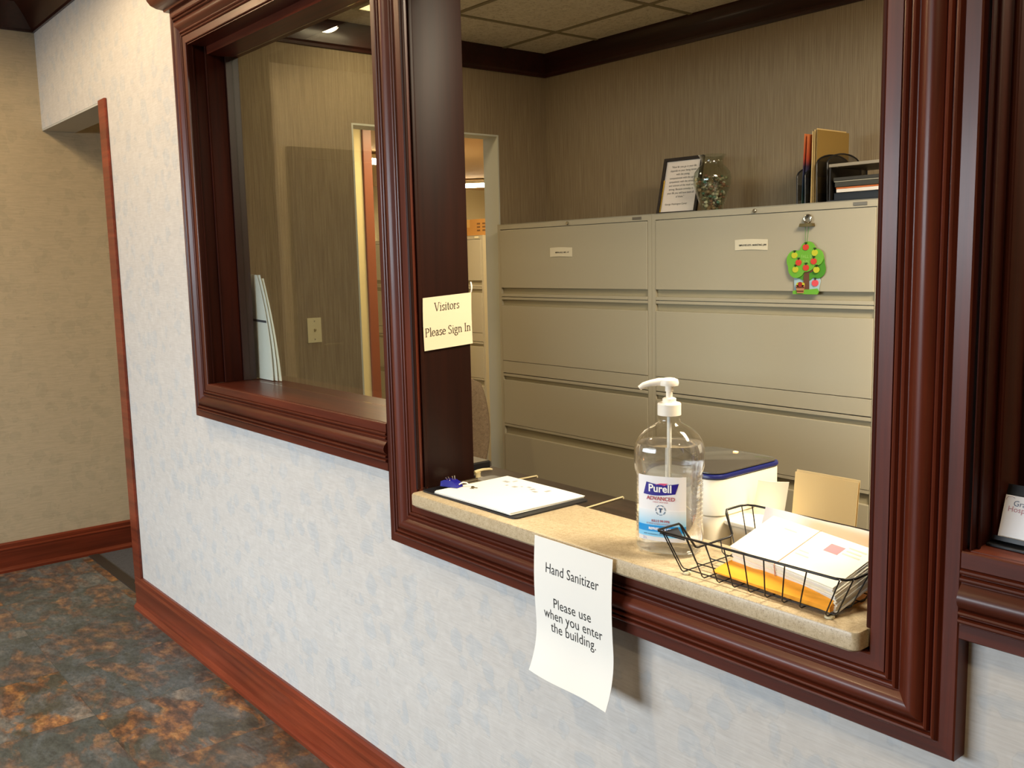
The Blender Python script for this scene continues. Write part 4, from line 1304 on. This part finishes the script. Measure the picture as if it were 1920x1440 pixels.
for x, y in ((-4.45, -1.0), (-3.5, -.75), (-1.9, -1.5), (.4, -1.2)):
    t = thing('recessed_light', 'round recessed lobby ceiling light above the ' + ('hallway corner' if x < -4 else 'left window' if x < -3 else ('open window' if x < 0 else 'right window')), 'light', (x, y, HL), 0, 'recessed lights in the lobby ceiling')
    MB().tube([(.085*math.cos(2*PI*k/24), .085*math.sin(2*PI*k/24), -.004) for k in range(24)], .01, 8, closed=True).build('trim_ring', M['white_plastic'], t, 60)
    MB().lathe([(.074, -.006), (.074, -.002)], (0, 0, 0), 24).build('lens', emis('recessed_glow', '#ffd9a0', 1.5), t)

# dark door on the left lobby wall (seen only as a reflection in the left window)
dr = thing('door_1', 'dark brown door on the far left lobby wall, mirrored faintly in the left window glass', 'door', (LW, -1.6, 0), kind='structure')
MB().box(0, .03, -.47, .47, .005, 2.08, .003).build('leaf', M['brown_door'], dr)
MB().box(0, .04, -.54, -.475, 0, 2.15, .003).box(0, .04, .475, .54, 0, 2.15, .003).box(0, .04, -.475, .475, 2.085, 2.15, .003).build('door_casing', M['brown_door'], dr)
MB().tube([(.03, .38, 1.0), (.075, .38, 1.0), (.078, .37, 1.0), (.078, .27, 1.0)], .009, 8).build('lever_handle', M['chrome'], dr, 60)

# ------------------------------------------------------------------ lights
def area(name, loc, rot, sx, sy, power, col, spread=None):
    l = bpy.data.lights.new(name, 'AREA')
    l.shape = 'RECTANGLE'
    l.size, l.size_y = sx, sy
    l.energy = power
    l.color = col
    if spread:
        l.spread = spread
    o = bpy.data.objects.new(name, l)
    COL.objects.link(o)
    o.location = loc
    o.rotation_euler = rot
    return o
area('daylight', (-3.2, -7.0, 2.35), (PI/2, 0, 0), 6.4, 2.0, 640, (.82, .88, 1.0))
area('office_panel_light', (-.35, .78, HO-.012), (0, 0, 0), 1.15, .55, 60, (1.0, .86, .64))
area('office_left_light', (-3.58, 1.101, HO-.012), (0, 0, 0), .25, .25, 3.0, (1.0, .80, .50))
area('storeroom_light', (-7.3, 4.4, HR-.14), (0, 0, 0), 1.6, 2.6, 60, (1.0, .80, .50))
area('hall_light', (-4.62, 2.3, HR-.03), (0, 0, 0), .5, .8, 22, (1.0, .80, .48))
def can(name, loc, power, col=(1.0, .74, .42)):
    l = bpy.data.lights.new(name, 'SPOT')
    l.energy = power
    l.color = col
    l.spot_size = D2R(174)
    l.spot_blend = .35
    l.shadow_soft_size = .07
    o = bpy.data.objects.new(name, l)
    COL.objects.link(o)
    o.location = loc
    return o
can('recessed_left', (-3.5, -.75, HL-.02), 36, (1.0, .72, .40))
can('recessed_corner', (-4.45, -1.0, HL-.02), 18, (1.0, .74, .43))
can('recessed_middle', (-1.9, -1.5, HL-.02), 45)
can('recessed_right', (.4, -1.2, HL-.02), 35)

wd_ = bpy.data.worlds.new('world')
wd_.use_nodes = True
wd_.node_tree.nodes['Background'].inputs[0].default_value = (.6, .75, 1, 1)
wd_.node_tree.nodes['Background'].inputs[1].default_value = .05
SC.world = wd_

SC.view_settings.view_transform = 'Standard'
SC.view_settings.look = 'None'
SC.view_settings.gamma = 1
SC.view_settings.exposure = 0.9
SC.view_settings.use_curve_mapping = False
try:
    SC.cycles.use_denoising = True
    SC.cycles.max_bounces = 10
    SC.cycles.transparent_max_bounces = 16
    SC.cycles.caustics_reflective = False
    SC.cycles.sample_clamp_indirect = 6
except Exception:
    pass
